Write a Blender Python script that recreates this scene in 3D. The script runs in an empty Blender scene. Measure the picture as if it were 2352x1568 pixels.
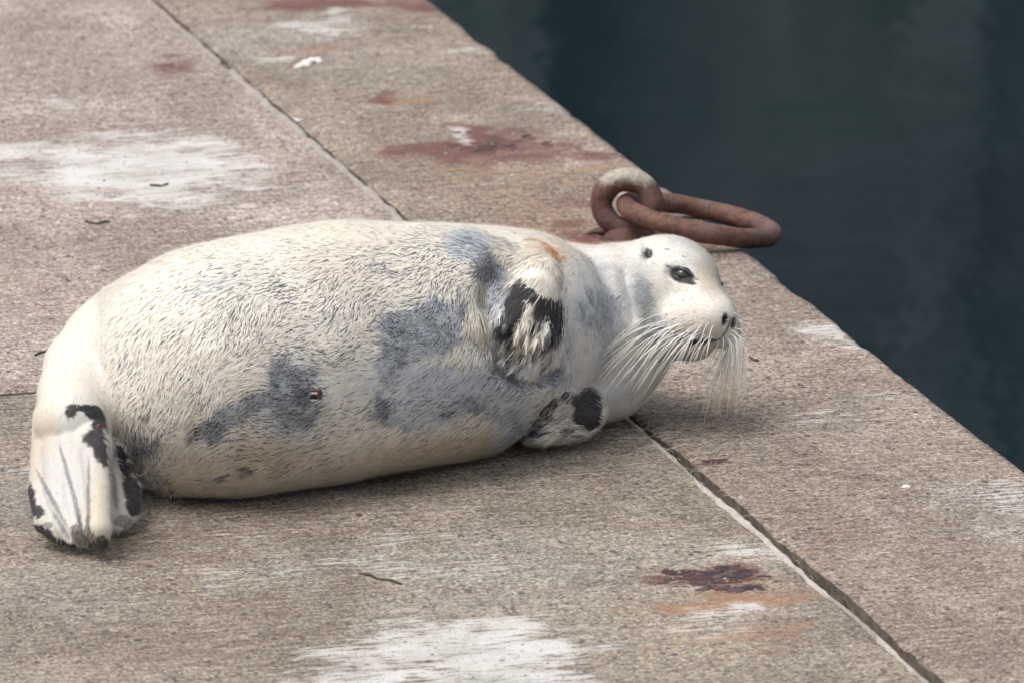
import bpy, bmesh, math, random
import numpy as np
from mathutils import Vector, Matrix
from mathutils.bvhtree import BVHTree

R = math.radians
rng = np.random.default_rng(7)
random.seed(7)
SC = bpy.context.scene
COL = SC.collection

# ------------------------------------------------------------------ camera, sky, sun, exposure
PITCH = R(14.0)
LENS = 382.0
FRAME_W = 2.2                       # metres across the frame at the origin
DIST = FRAME_W * LENS / 36.0
SP, CP = math.sin(PITCH), math.cos(PITCH)
CAM = np.array([0.0, -DIST * CP, DIST * SP])
RIGHT = np.array([1.0, 0, 0]); UP = np.array([0, SP, CP]); BACK = np.array([0, -CP, SP])
S = FRAME_W / 2352.0                # metres per survey unit at the origin
FU = 2352.0 * LENS / 36.0

cd = bpy.data.cameras.new('camera'); cam = bpy.data.objects.new('camera', cd); COL.objects.link(cam)
cam.location = CAM; cam.rotation_euler = (math.pi / 2 - PITCH, 0, 0)
cd.lens = LENS; cd.sensor_width = 36; cd.clip_start = 0.5; cd.clip_end = 600
cd.dof.use_dof = True; cd.dof.focus_distance = DIST - 1.0; cd.dof.aperture_fstop = 7.1
SC.camera = cam

SUN_EL, SUN_AZ = 64.0, 250.0        # azimuth clockwise from +Y: the veiled sun stands high, beyond the animal to the left
w = bpy.data.worlds.new('World'); SC.world = w; w.use_nodes = True
wt = w.node_tree; wt.nodes.clear()
sky = wt.nodes.new('ShaderNodeTexSky'); sky.sky_type = 'NISHITA'; sky.sun_disc = False
sky.sun_elevation = R(SUN_EL); sky.sun_rotation = R(SUN_AZ)
sky.air_density = 1.0; sky.dust_density = 6.0; sky.ozone_density = 1.0
hs = wt.nodes.new('ShaderNodeHueSaturation'); hs.inputs['Saturation'].default_value = 0.42
bg = wt.nodes.new('ShaderNodeBackground'); bg.inputs['Strength'].default_value = 0.15
wo = wt.nodes.new('ShaderNodeOutputWorld')
wt.links.new(sky.outputs[0], hs.inputs['Color']); wt.links.new(hs.outputs[0], bg.inputs[0]); wt.links.new(bg.outputs[0], wo.inputs[0])

sl = bpy.data.lights.new('sun', 'SUN'); sl.energy = 0.65; sl.angle = R(38); sl.color = (1.0, 0.98, 0.955)
sun = bpy.data.objects.new('sun', sl); COL.objects.link(sun)
el, az = R(SUN_EL), R(SUN_AZ)
sdir = Vector((math.sin(az) * math.cos(el), math.cos(az) * math.cos(el), math.sin(el)))
sun.rotation_euler = sdir.to_track_quat('Z', 'Y').to_euler()

SC.view_settings.view_transform = 'Standard'; SC.view_settings.look = 'None'
SC.view_settings.exposure = 0.46; SC.view_settings.gamma = 1.0; SC.view_settings.use_curve_mapping = False
SC.cycles.use_denoising = True
SC.cycles.max_bounces = 6

# ------------------------------------------------------------------ helpers
def ray(u, v):
    return RIGHT * ((u - 1176) / FU) + UP * ((784 - v) / FU) - BACK

def W(u, v, z=0.0):
    """survey reading -> the point at height z"""
    d = ray(u, v); t = (z - CAM[2]) / d[2]
    return CAM + d * t

def Wc(u, v, c):
    """survey reading -> the point c metres nearer than the origin's depth"""
    return CAM + ray(u, v) * (DIST - c)

def project(P):
    Q = P - CAM
    dep = -(Q @ BACK)
    return 1176 + FU * (Q @ RIGHT) / dep, 784 - FU * (Q @ UP) / dep

def lin(r, g, b):
    f = lambda x: (x / 255 / 12.92) if x / 255 <= 0.04045 else ((x / 255 + 0.055) / 1.055) ** 2.4
    return np.array([f(r), f(g), f(b)])

def _hash(i, j, k, seed):
    h = (i.astype(np.uint32) * np.uint32(374761393) + j.astype(np.uint32) * np.uint32(668265263)
         + k.astype(np.uint32) * np.uint32(2246822519) + np.uint32((seed * 3266489917) & 0xffffffff))
    h = (h ^ (h >> np.uint32(13))) * np.uint32(1274126177)
    return ((h ^ (h >> np.uint32(16))) & np.uint32(0xffffff)).astype(np.float64) / 0xffffff

def vnoise(P, scale, seed=0):
    """value noise in 0..1 at the rows of P"""
    Q = np.asarray(P, float) * scale + 1000.0
    I = np.floor(Q).astype(np.int64); F = Q - I; F = F * F * (3 - 2 * F)
    o = 0
    for dx in (0, 1):
        wx = F[:, 0] if dx else 1 - F[:, 0]
        for dy in (0, 1):
            wy = F[:, 1] if dy else 1 - F[:, 1]
            for dz in (0, 1):
                wz = F[:, 2] if dz else 1 - F[:, 2]
                o = o + wx * wy * wz * _hash(I[:, 0] + dx, I[:, 1] + dy, I[:, 2] + dz, seed)
    return o

def fbm(P, scale, seed=0, n=3):
    return sum(vnoise(P, scale * 2 ** k, seed + k) * 0.5 ** k for k in range(n)) / sum(0.5 ** k for k in range(n))

def sstep(a, b, x):
    t = np.clip((x - a) / (b - a), 0, 1); return t * t * (3 - 2 * t)

def tag(o, label=None, cat=None, group=None, kind=None):
    if label: o['label'] = label
    if cat: o['category'] = cat
    if group: o['group'] = group
    if kind: o['kind'] = kind
    return o

def mesh_obj(name, verts, faces, mat=None, parent=None, smooth=True):
    me = bpy.data.meshes.new(name)
    verts = np.asarray(verts, dtype=np.float32)
    if isinstance(faces, np.ndarray):
        n, k = faces.shape
        me.vertices.add(len(verts)); me.vertices.foreach_set('co', verts.ravel())
        me.loops.add(n * k); me.polygons.add(n)
        me.loops.foreach_set('vertex_index', faces.astype(np.int32).ravel())
        me.polygons.foreach_set('loop_start', np.arange(0, n * k, k, dtype=np.int32))
        me.update(calc_edges=True)
    else:
        me.from_pydata([tuple(map(float, q)) for q in verts], [], [tuple(map(int, f)) for f in faces]); me.update()
    me.polygons.foreach_set('use_smooth', np.full(len(me.polygons), smooth))
    o = bpy.data.objects.new(name, me); COL.objects.link(o)
    if mat: me.materials.append(mat)
    if parent: o.parent = parent
    return o

def set_col(o, cols, name='coat'):
    a = o.data.color_attributes.new(name, 'FLOAT_COLOR', 'POINT')
    c = np.ones((len(cols), 4), np.float32); c[:, :3] = cols
    a.data.foreach_set('color', c.ravel())

def empty(name, loc=(0, 0, 0)):
    o = bpy.data.objects.new(name, None); COL.objects.link(o); o.location = loc; o.empty_display_size = 0.05
    return o

def tube(pts, radii, seg=10, cap=True, flat=1.0, closed=False):
    pts = np.asarray(pts, float); n = len(pts)
    radii = np.broadcast_to(np.asarray(radii, float), (n,))
    V = []; F = []
    T = np.gradient(pts, axis=0)
    if closed: T = np.roll(pts, -1, 0) - np.roll(pts, 1, 0)
    T /= np.linalg.norm(T, axis=1)[:, None] + 1e-12
    ref = np.array([0, 0, 1.0]) if abs(T[0][2]) < 0.8 else np.array([1.0, 0, 0])
    if closed:
        c = pts.mean(0); ref = np.cross(pts[0] - c, pts[n // 4] - c); ref /= np.linalg.norm(ref)
    a = np.cross(T[0], ref); a /= np.linalg.norm(a)
    for i in range(n):
        if closed: a = np.cross(T[i], ref); a /= np.linalg.norm(a)
        else:
            a = a - T[i] * (a @ T[i]); a /= np.linalg.norm(a)
        b = np.cross(T[i], a)
        for k in range(seg):
            t = 2 * math.pi * k / seg
            V.append(pts[i] + radii[i] * (a * math.cos(t) + b * math.sin(t) * flat))
    m = n if closed else n - 1
    for i in range(m):
        for k in range(seg):
            k2 = (k + 1) % seg; j = (i + 1) % n
            F.append((i * seg + k, i * seg + k2, j * seg + k2, j * seg + k))
    if cap and not closed:
        F.append(tuple(range(seg))[::-1]); F.append(tuple((n - 1) * seg + k for k in range(seg)))
    return V, F

class NT:
    """tiny node-tree writer"""
    def __init__(s, name):
        s.mat = bpy.data.materials.new(name); s.mat.use_nodes = True
        s.t = s.mat.node_tree; s.t.nodes.clear()
        s.out = s.t.nodes.new('ShaderNodeOutputMaterial')
    def __call__(s, typ, ins=None, **kw):
        n = s.t.nodes.new(typ)
        for k, v in kw.items(): setattr(n, k, v)
        for k, v in (ins or {}).items():
            sock = n.inputs[k]
            if isinstance(v, bpy.types.NodeSocket): s.t.links.new(v, sock)
            elif isinstance(v, bpy.types.Node): s.t.links.new(v.outputs[0], sock)
            else:
                if sock.type == 'RGBA' and len(v) == 3: v = (*v, 1)
                sock.default_value = v
        return n
    def math(s, op, a, b=0.0, clamp=False): return s('ShaderNodeMath', {0: a, 1: b}, operation=op, use_clamp=clamp).outputs[0]
    def vmath(s, op, a, b=(0, 0, 0), out=0):
        n = s('ShaderNodeVectorMath', {0: a}, operation=op)
        if isinstance(b, (bpy.types.NodeSocket, bpy.types.Node)) or len(n.inputs) > 1:
            if op != 'SCALE' and op != 'LENGTH':
                if isinstance(b, bpy.types.NodeSocket): s.t.links.new(b, n.inputs[1])
                else: n.inputs[1].default_value = b
        if op == 'SCALE':
            if isinstance(b, bpy.types.NodeSocket): s.t.links.new(b, n.inputs['Scale'])
            else: n.inputs['Scale'].default_value = b
        return n.outputs[out]
    def rng(s, x, a, b, c=0.0, d=1.0, smooth=False):
        n = s('ShaderNodeMapRange', {0: x, 1: a, 2: b, 3: c, 4: d})
        if smooth: n.interpolation_type = 'SMOOTHSTEP'
        return n.outputs[0]
    def mix(s, f, a, b, blend='MIX'):
        n = s.t.nodes.new('ShaderNodeMix'); n.data_type = 'RGBA'; n.blend_type = blend; n.clamp_factor = True
        for sock, v in ((n.inputs[0], f), (n.inputs[6], a), (n.inputs[7], b)):
            if isinstance(v, bpy.types.NodeSocket): s.t.links.new(v, sock)
            elif sock.type == 'RGBA': sock.default_value = (*tuple(v)[:3], 1)
            else: sock.default_value = v
        return n.outputs[2]
    def noise(s, vec, scale, detail=3, rough=0.55, out=0, dist=0.0):
        return s('ShaderNodeTexNoise', {'Vector': vec, 'Scale': scale, 'Detail': detail, 'Roughness': rough, 'Distortion': dist}).outputs[out]
    def finish(s, color, rough=0.7, bump=None, bstr=0.3, bdist=0.002, **kw):
        ins = {'Base Color': color, 'Roughness': rough}; ins.update(kw)
        p = s('ShaderNodeBsdfPrincipled', ins)
        if bump is not None:
            b = s('ShaderNodeBump', {'Height': bump, 'Strength': bstr, 'Distance': bdist})
            s.t.links.new(b.outputs[0], p.inputs['Normal'])
        s.t.links.new(p.outputs[0], s.out.inputs[0])
        return s.mat

# ------------------------------------------------------------------ the pier: joint and edge lines
JA, JB = W(400, 40), W(2150, 1560)            # long joint
EA, EB = W(985, 0), W(2352, 1082)             # water edge
jd = (JB - JA)[:2]; jd /= np.linalg.norm(jd)
jn = np.array([-jd[1], jd[0]])                # towards the water (+x)
if jn[0] < 0: jn = -jn
def along(t, off=0.0):                        # t metres along the long joint from JA (towards the viewer), off metres to the water side
    p = JA[:2] + jd * t + jn * off
    return p
ed = (EB - EA)[:2]; ed /= np.linalg.norm(ed)
def edge_off(t):                              # offset of the water edge from the joint at t
    # intersect along(t)+jn*o with the edge line
    A = np.array([[jn[0], -ed[0]], [jn[1], -ed[1]]]); b = EA[:2] - (JA[:2] + jd * t)
    return np.linalg.solve(A, b)[0]
CROSS_P = W(50, 899)[:2]
CROSS_T = (CROSS_P - JA[:2]) @ jd             # cross joint lies square to the long one
STREAK = np.array([jn[0], jn[1]])             # brushing runs across, like the cross joint

TONES = [(620, 1240, 520, 60, (.225, .17, .12), .38), (1350, 1160, 260, 60, (.22, .17, .125), .35), (420, 1400, 260, 50, (.33, .28, .22), .3), (1900, 1180, 120, 120, (.23, .18, .14), .3), (1150, 1330, 420, 120, (.40, .38, .32), .55), (1500, 1480, 360, 90, (.42, .36, .27), .5), (780, 1330, 60, 120, (.17, .125, .09), .5), (560, 1450, 300, 90, (.23, .175, .125), .45), (250, 1480, 200, 60, (.24, .18, .13), .4),
         (150, 1360, 200, 60, (.36, .33, .29), .35), (1750, 1180, 200, 60, (.26, .20, .15), .4), (2100, 1330, 300, 70, (.30, .235, .19), .4), (1950, 1000, 200, 60, (.38, .33, .29), .35), (2250, 1480, 160, 60, (.20, .155, .12), .4), (2300, 1180, 120, 60, (.42, .40, .37), .5),
         (1100, 440, 300, 60, (.30, .20, .14), .45), (1250, 130, 160, 70, (.31, .215, .15), .5), (1180, 60, 120, 40, (.34, .17, .12), .35), (850, 150, 260, 60, (.38, .33, .27), .4), (700, 90, 160, 40, (.46, .42, .38), .4), (1350, 530, 180, 40, (.33, .185, .125), .45),
         (100, 950, 200, 50, (.24, .20, .17), .45), (50, 1120, 160, 60, (.30, .29, .28), .5), (300, 560, 300, 40, (.30, .23, .19), .45), (120, 130, 260, 50, (.42, .35, .31), .35), (200, 300, 260, 30, (.30, .235, .20), .35), (500, 100, 120, 40, (.48, .43, .39), .35), (1850, 700, 160, 60, (.30, .24, .18), .35), (1600, 1120, 200, 50, (.22, .18, .14), .35)]

WHITE = [(330, 395, 250, 72, 1.0), (30, 352, 100, 26, .9), (390, 340, 170, 26, .8), (110, 240, 70, 16, .6), (290, 283, 40, 5, .6), (60, 410, 130, 30, .55), (420, 440, 160, 20, .6), (200, 440, 120, 30, .6), (540, 362, 70, 14, .7),
         (1020, 1500, 290, 72, 1.0), (1180, 1550, 190, 40, .9), (820, 1560, 120, 20, .9), (870, 1290, 130, 30, .42), (640, 1320, 120, 30, .36), (1020, 1310, 120, 26, .42),
         (490, 1222, 60, 7, .62), (560, 1228, 60, 5, .5), (1890, 762, 70, 24, .85), (1960, 795, 60, 18, .75), (2310, 1130, 70, 35, .45), (740, 60, 80, 20, .66), (775, 32, 35, 16, .7), (600, 135, 60, 10, .55), (760, 75, 30, 14, .6),
         (1715, 1262, 80, 20, .58), (1690, 1395, 80, 26, .72), (1600, 1430, 100, 26, .42), (1900, 955, 80, 20, .36), (1550, 1000, 90, 26, .34), (60, 1090, 70, 8, .6), (1130, 600, 60, 20, .35), (560, 440, 90, 10, .5), (1050, 120, 90, 12, .42),
         (1048, 310, 28, 14, .8), (1060, 322, 20, 10, .7), (2050, 905, 90, 8, .38), (700, 430, 60, 8, .4), (1260, 250, 80, 16, .36), (1400, 440, 60, 10, .4), (2200, 1240, 60, 20, .36), (1000, 1230, 120, 16, .36), (100, 1080, 60, 6, .55), (1960, 1420, 60, 10, .3)]
MAROON = [(400, 151, 62, 15, .9), (370, 148, 40, 8, .6), (885, 222, 42, 13, .9), (1090, 325, 115, 32, 1), (1260, 345, 150, 24, .9), (1180, 355, 90, 20, .8), (860, 4, 170, 14, 1), (985, 14, 70, 20, .8), (780, 8, 60, 12, .6),
          (1620, 1322, 118, 22, 1), (1700, 1352, 75, 9, .9), (1540, 1335, 60, 10, .7), (1645, 1058, 34, 7, .9), (1890, 812, 60, 9, .5), (1440, 545, 110, 16, .8), (1330, 470, 70, 14, .5), (1640, 562, 90, 10, .6), (1560, 552, 90, 12, .7), (1700, 590, 50, 8, .4), (1300, 520, 60, 10, .5)]
RUSTY = [(1650, 1360, 130, 34, .95), (1800, 1350, 90, 26, .55), (1640, 1440, 130, 26, .5), (1760, 1470, 200, 50, .3), (905, 232, 42, 11, .8), (950, 236, 40, 10, .5), (1100, 345, 160, 36, .5), (1480, 560, 160, 20, .6), (1300, 500, 110, 20, .4), (1250, 380, 180, 22, .4), (8, 1097, 24, 5, 1), (1340, 430, 120, 30, .3), (1280, 470, 60, 12, .55), (1260, 330, 90, 14, .4), (700, 120, 100, 20, .25), (1880, 1260, 60, 20, .4)]
CORE = [(1620, 1322, 95, 16, 1), (1670, 1332, 50, 10, .9), (1560, 1312, 40, 7, .7), (1150, 330, 60, 12, .45), (1730, 1352, 40, 5, .6), (870, 216, 18, 5, .5), (380, 146, 30, 5, .4)]
def ground_masks(P):
    U_, V_ = project(np.c_[P[:, :2], np.zeros(len(P))])
    def nz(k, sd, m_=1): return fbm(P * [1, .8, 1], k, sd, 3) - .5
    dx, dy = nz(5, 201), nz(5, 211); ex, ey = nz(15, 221) * 1.6, nz(15, 231) * 1.6
    def msk(lst, wob, hard):
        m = np.zeros(len(P))
        for (u, v, ru, rv, a) in lst:
            w_ = wob * min(1, 60 / ru) ** .35
            d = np.sqrt(((U_ - u) / ru + (dx * 1.2 + ex * .8) * w_ * 2) ** 2 + ((V_ - v) / rv + (dy * 1.2 + ey * .8) * w_ * 2) ** 2)
            m = np.maximum(m, a * (1 - sstep(1 - hard, 1 + hard, d)))
        return m
    return msk(WHITE, .72, .62), msk(MAROON, .95, .7), msk(RUSTY, 1.2, .9), msk(CORE, 1.0, .7)
def ground_tone(P, pal):
    U_, V_ = project(np.c_[P[:, :2], np.zeros(len(P))])
    b = sstep(.32, .68, fbm(P, 1.6, 301, 4))[:, None]; b2 = sstep(.35, .65, fbm(P * [1, .6, 1], 7, 311, 4))[:, None]
    c = np.array(pal[0]) * (1 - b) + np.array(pal[1]) * b; c = c * (.76 + .42 * b2)
    dx, dy = fbm(P, 4, 321, 3) - .5, fbm(P, 4, 331, 3) - .5
    for (u, v, ru, rv, c_, a_) in TONES:
        a_ = min(.85, a_ * 1.5)
        d = np.sqrt(((U_ - u) / ru + dx * 2.2) ** 2 + ((V_ - v) / rv + dy * 2.2) ** 2)
        m = (a_ * (1 - sstep(.4, 1.5, d)))[:, None]; c = c * (1 - m) + np.array(c_) * m
    return c

def concrete_material(name, pal, seed):
    n = NT(name)
    pos = n('ShaderNodeNewGeometry').outputs['Position']
    ang = math.atan2(STREAK[1], STREAK[0])
    mp = n('ShaderNodeMapping', {'Vector': pos, 'Rotation': (0, 0, -ang), 'Location': (seed * 3.1, seed, 0)}).outputs[0]
    # brushed streaks (short ridges a few millimetres apart) broken by larger noise
    st1 = n.noise(n.vmath('MULTIPLY', mp, (9, 75, 9)), 1.0, 4, 0.6)
    st2 = n.noise(n.vmath('MULTIPLY', mp, (30, 210, 30)), 1.0, 3, 0.6)
    med = n.noise(n.vmath('MULTIPLY', mp, (6, 9, 6)), 1.0, 4, 0.6)
    fine = n.noise(mp, 260, 3, 0.7)
    col = n('ShaderNodeAttribute', attribute_name='tone').outputs['Color']
    col = n.mix(n.math('MULTIPLY', n.rng(med, 0.45, 0.7), 0.5), col, pal[2])
    col = n.mix(n.math('MULTIPLY', n.rng(st1, 0.52, 0.68), 0.70), col, pal[3])
    col = n.mix(n.math('MULTIPLY', n.rng(st1, 0.48, 0.32), 0.75), col, pal[4])
    col = n.mix(n.math('MULTIPLY', n.rng(st2, 0.46, 0.30), 0.6), col, pal[4])
    col = n.mix(n.math('MULTIPLY', n.rng(fine, 0.55, 0.75), 0.5), col, pal[3])
    grain = n.noise(mp, 150, 4, .75); col = n.mix(n.math('MULTIPLY', n.rng(grain, .50, .38), .55), col, pal[4]); col = n.mix(n.math('MULTIPLY', n.rng(grain, .52, .66), .45), col, pal[3])
    # aggregate: crushed stones of several kinds
    wob = n.vmath('ADD', mp, n.vmath('SCALE', n.noise(mp, 120, 2, 0.5, out=1), 0.006))
    hh = None
    for sc_, lo_, hi_ in ((125, .62, 1.38), (250, .68, 1.32)):
        v = n('ShaderNodeTexVoronoi', {'Vector': wob, 'Scale': sc_, 'Randomness': 1.0})
        f_ = n.rng(n('ShaderNodeSeparateColor', {0: v.outputs['Color']}).outputs[1], 0, 1, lo_, hi_)
        col = n.vmath('SCALE', col, f_)
    for sc, keep, sd in ((62, 0.22, 0.0), (120, 0.34, 5.0), (230, 0.45, 9.0)):
        v = n('ShaderNodeTexVoronoi', {'Vector': n.vmath('ADD', wob, (sd, sd * 2, 0)), 'Scale': sc, 'Randomness': 1.0})
        sep = n('ShaderNodeSeparateColor', {0: v.outputs['Color']})
        on = n.math('LESS_THAN', sep.outputs[0], keep)
        size = n.rng(sep.outputs[1], 0, 1, 0.22, 0.5)
        inside = n.rng(n.math('SUBTRACT', size, v.outputs['Distance']), 0.0, 0.08)
        m = n.math('MULTIPLY', on, inside)
        ramp = n('ShaderNodeValToRGB', {0: sep.outputs[2]})
        cr = ramp.color_ramp; cr.interpolation = 'CONSTANT'
        stones = [(0, (.045, .047, .055)), (.22, (.135, .06, .05)), (.42, (.20, .17, .12)), (.55, (.09, .085, .08)), (.70, (.26, .20, .17)), (.84, (.42, .38, .33)), (.94, (.13, .14, .12))]
        cr.elements[0].color = (*stones[0][1], 1); cr.elements[1].position = stones[1][0]; cr.elements[1].color = (*stones[1][1], 1)
        for p_, c_ in stones[2:]:
            e_ = cr.elements.new(p_); e_.color = (*c_, 1)
        col = n.mix(n.math('MULTIPLY', m, 0.85), col, ramp.outputs[0])
        hh = m if hh is None else n.math('ADD', hh, n.math('MULTIPLY', m, 0.5))
    # stains: soft masks carried by the slab, broken up here by the brushing and the grain
    ms = n('ShaderNodeAttribute', attribute_name='stains'); sp3 = n('ShaderNodeSeparateColor', {0: ms.outputs['Color']})
    s1_ = n.math('SUBTRACT', st1, .5); s2_ = n.math('SUBTRACT', st2, .5); s3_ = n.math('SUBTRACT', fine, .5); s4_ = n.math('SUBTRACT', med, .5); s5_ = n.math('SUBTRACT', grain, .5)
    def broken(m, lo, hi, a1, a2, a3, a4, a5=0.0):
        x = n.math('MULTIPLY', s1_, a1); x = n.math('ADD', x, n.math('MULTIPLY', s2_, a2)); x = n.math('ADD', x, n.math('MULTIPLY', s3_, a3)); x = n.math('ADD', x, n.math('MULTIPLY', s4_, a4)); x = n.math('ADD', x, n.math('MULTIPLY', s5_, a5))
        return n.math('MULTIPLY', n.rng(n.math('ADD', m, x), lo, hi), n.rng(m, .02, .16))
    orange = broken(sp3.outputs[2], .28, 1.0, 2.2, 1.2, .6, 2.6, 1.8)
    col = n.mix(n.math('MULTIPLY', orange, .85), col, (.36, .19, .10))
    maroon = broken(sp3.outputs[1], .25, .80, 2.2, 1.4, .8, 2.4, 2.0)
    col = n.mix(n.math('MULTIPLY', maroon, .88), col, n.mix(n.rng(grain, .4, .6), (.11, .040, .036), (.20, .075, .06)))
    core = broken(ms.outputs['Alpha'], .35, .8, 2.2, 1.6, .8, 2.2, 2.0)
    col = n.mix(core, col, (.040, .022, .026))
    wmask = broken(sp3.outputs[0], .42, .66, 3.2, 2.2, .8, 1.6, 1.0)
    wmask = n.math('MULTIPLY', wmask, n.rng(sp3.outputs[0], .05, .75, .35, .93))
    col = n.mix(wmask, col, n.mix(n.rng(med, .38, .62), (.58, .56, .52), (.74, .72, .69)))
    bumpv = n.math('ADD', n.math('MULTIPLY', st1, 1.0), n.math('ADD', n.math('MULTIPLY', st2, .6), n.math('MULTIPLY', hh, .5)))
    bumpv = n.math('ADD', bumpv, n.math('ADD', n.math('MULTIPLY', fine, .5), n.math('MULTIPLY', grain, .9)))
    return n.finish(col, 0.85, bumpv, 0.9, 0.006)

PAL_BACK = [(.42, .335, .29), (.50, .42, .37), (.34, .27, .225), (.60, .53, .47), (.20, .145, .115)]
PAL_FRONT = [(.31, .255, .20), (.38, .325, .26), (.31, .275, .215), (.50, .45, .37), (.12, .09, .065)]
PAL_EDGE = [(.33, .265, .205), (.39, .32, .26), (.28, .225, .17), (.49, .42, .35), (.13, .095, .07)]
M_BACK = concrete_material('concrete_back', PAL_BACK, 1)
M_FRONT = concrete_material('concrete_front', PAL_FRONT, 2)
M_EDGE = concrete_material('concrete_edge', PAL_EDGE, 3)

def simple_mat(name, c1, c2, scale=30, rough=0.8, bdist=0.002, **kw):
    n = NT(name)
    pos = n('ShaderNodeTexCoord').outputs['Object']
    a = n.noise(pos, scale, 5, 0.65)
    b = n.noise(pos, scale * 6, 3, 0.6)
    col = n.mix(n.rng(a, .35, .65), c1, c2)
    col = n.mix(n.math('MULTIPLY', n.rng(b, .5, .7), .35), col, tuple(x * .6 for x in c1))
    return n.finish(col, rough, n.math('ADD', a, n.math('MULTIPLY', b, .5)), 0.6, bdist, **kw)

M_SIDE = simple_mat('wet_dark_concrete', (.13, .105, .08), (.035, .030, .024), 34, .95, .012)
M_FILL = simple_mat('joint_dirt', (.055, .045, .036), (.10, .08, .06), 60, .95, .01)
M_MORTAR = simple_mat('pale_mortar', (.36, .32, .28), (.50, .46, .415), 40, .9, .004)
M_MORTAR2 = simple_mat('grey_mortar', (.27, .24, .21), (.36, .33, .29), 30, .9, .004)

def gap(t): return 0.006 + 0.009 * float(sstep(3.2, 5.5, t))
GAP = 0.011
def slab(name_label, t0, t1, o0, o1, mat, pal, step=0.02, seed=0, jit=(1, 1, 1, 1)):
    """top sheet between t0..t1 along the joint and offsets o0(t)..o1(t), uneven chipped arrises, sides 0.35 m deep"""
    nt = int(abs(t1 - t0) / step) + 1
    T = np.linspace(t0, t1, nt)
    wid = max(abs(o1(T[0]) - o0(T[0])), abs(o1(T[-1]) - o0(T[-1])))
    no = int(wid / step) + 1
    q = np.linspace(0, 1, no)
    Tm, Q = np.meshgrid(T, q, indexing='ij')
    O0 = np.array([o0(t) for t in T]); O1 = np.array([o1(t) for t in T])
    Om = O0[:, None] * (1 - Q) + O1[:, None] * Q
    Z = np.zeros_like(Om)
    P = np.stack([Tm, Om, Z], -1).reshape(-1, 3)
    n1 = (fbm(P + seed, 3.0, seed, 3) - .5) * 0.010 + (fbm(P, 40, seed + 9, 2) - .5) * 0.0035
    # arris rounding and chips near the border
    e0 = np.abs(Om - O0[:, None]); e1 = np.abs(O1[:, None] - Om); e2 = np.abs(Tm - t0); e3 = np.abs(t1 - Tm)
    E = np.minimum(np.minimum(e0, e1), np.minimum(e2, e3)).ravel()
    chip = sstep(.5, .85, fbm(P, 9, seed + 30, 3)) * .6
    n1 = n1 * sstep(0, .1, E) - (0.004 + 0.016 * chip) * (1 - sstep(0, .022 + .01 * chip, E))
    Zr = n1.reshape(Om.shape)
    # border lines waver
    j = lambda t, a: (fbm(np.stack([t, t * 0 + a, t * 0 + seed], 1), 5, seed + 3, 4) - .5)
    w0 = j(T, 1.5) * 0.016 * jit[0]; w1 = j(T, 7.7) * 0.016 * jit[1]
    Om = Om + w0[:, None] * (1 - Q) ** 12 + w1[:, None] * Q ** 12
    X = JA[0] + jd[0] * Tm + jn[0] * Om; Y = JA[1] + jd[1] * Tm + jn[1] * Om
    V = np.stack([X, Y, Zr], -1).reshape(-1, 3)
    idx = np.arange(nt * no).reshape(nt, no)
    F = np.stack([idx[:-1, :-1], idx[1:, :-1], idx[1:, 1:], idx[:-1, 1:]], -1).reshape(-1, 4)
    ring = np.concatenate([idx[0, :], idx[1:, -1], idx[-1, -2::-1], idx[-2:0:-1, 0]])
    low = V[ring].copy(); low[:, 2] = -0.35
    base = len(V); V = np.vstack([V, low])
    m = len(ring); k = np.arange(m); k2 = (k + 1) % m
    SF = np.stack([ring[k], base + k, base + k2, ring[k2]], -1)
    o = mesh_obj('concrete_slab', V, np.vstack([F, SF]), mat)
    o.data.materials.append(M_SIDE)
    mi = np.zeros(len(F) + m, np.int32)
    mi[len(F):] = 1
    o.data.polygons.foreach_set('material_index', mi)
    bm = bmesh.new(); bm.from_mesh(o.data); bmesh.ops.recalc_face_normals(bm, faces=bm.faces)
    bm.to_mesh(o.data); bm.free()
    vv = np.zeros(len(o.data.vertices) * 3, np.float32); o.data.vertices.foreach_get('co', vv); vv = vv.reshape(-1, 3).astype(float)
    m4 = np.stack(ground_masks(vv), 1); set_col(o, ground_tone(vv, pal), 'tone')
    at_ = o.data.color_attributes.new('stains', 'FLOAT_COLOR', 'POINT'); at_.data.foreach_set('color', m4.astype(np.float32).ravel())
    o['label'] = name_label
    return o

pier = empty('pier', (0, 0, 0)); tag(pier, 'concrete pier top of brushed slabs beside the water', kind='structure')
TFAR, TNEAR = -4.0, 10.5
s1 = slab('pinkish back slab with the big white patch', TFAR, CROSS_T - GAP / 2, lambda t: -4.2, lambda t: -gap(t), M_BACK, PAL_BACK, .018, 1)
s2 = slab('front slab under the animal', CROSS_T + GAP / 2, TNEAR, lambda t: -4.2, lambda t: -gap(t), M_FRONT, PAL_FRONT, .018, 2)
s3 = slab('long edge slab along the water', TFAR, TNEAR, lambda t: gap(t), lambda t: edge_off(t), M_EDGE, PAL_EDGE, .015, 3, (1, .7, 1, 1))
for s_ in (s1, s2, s3): s_.parent = pier

# the pier's body below the slabs, down into the water
c_ = [along(TFAR + .02, -4.18), along(TNEAR - .02, -4.18), along(TNEAR - .02, edge_off(TNEAR) - .03), along(TFAR + .02, edge_off(TFAR) - .03)]
V = [(*q, -0.34) for q in c_] + [(*q, -4.0) for q in c_]
body_ = mesh_obj('pier_wall', V, [(3, 2, 1, 0), (4, 5, 6, 7), (0, 1, 5, 4), (1, 2, 6, 5), (2, 3, 7, 6), (3, 0, 4, 7)], M_SIDE, pier, False)

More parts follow.
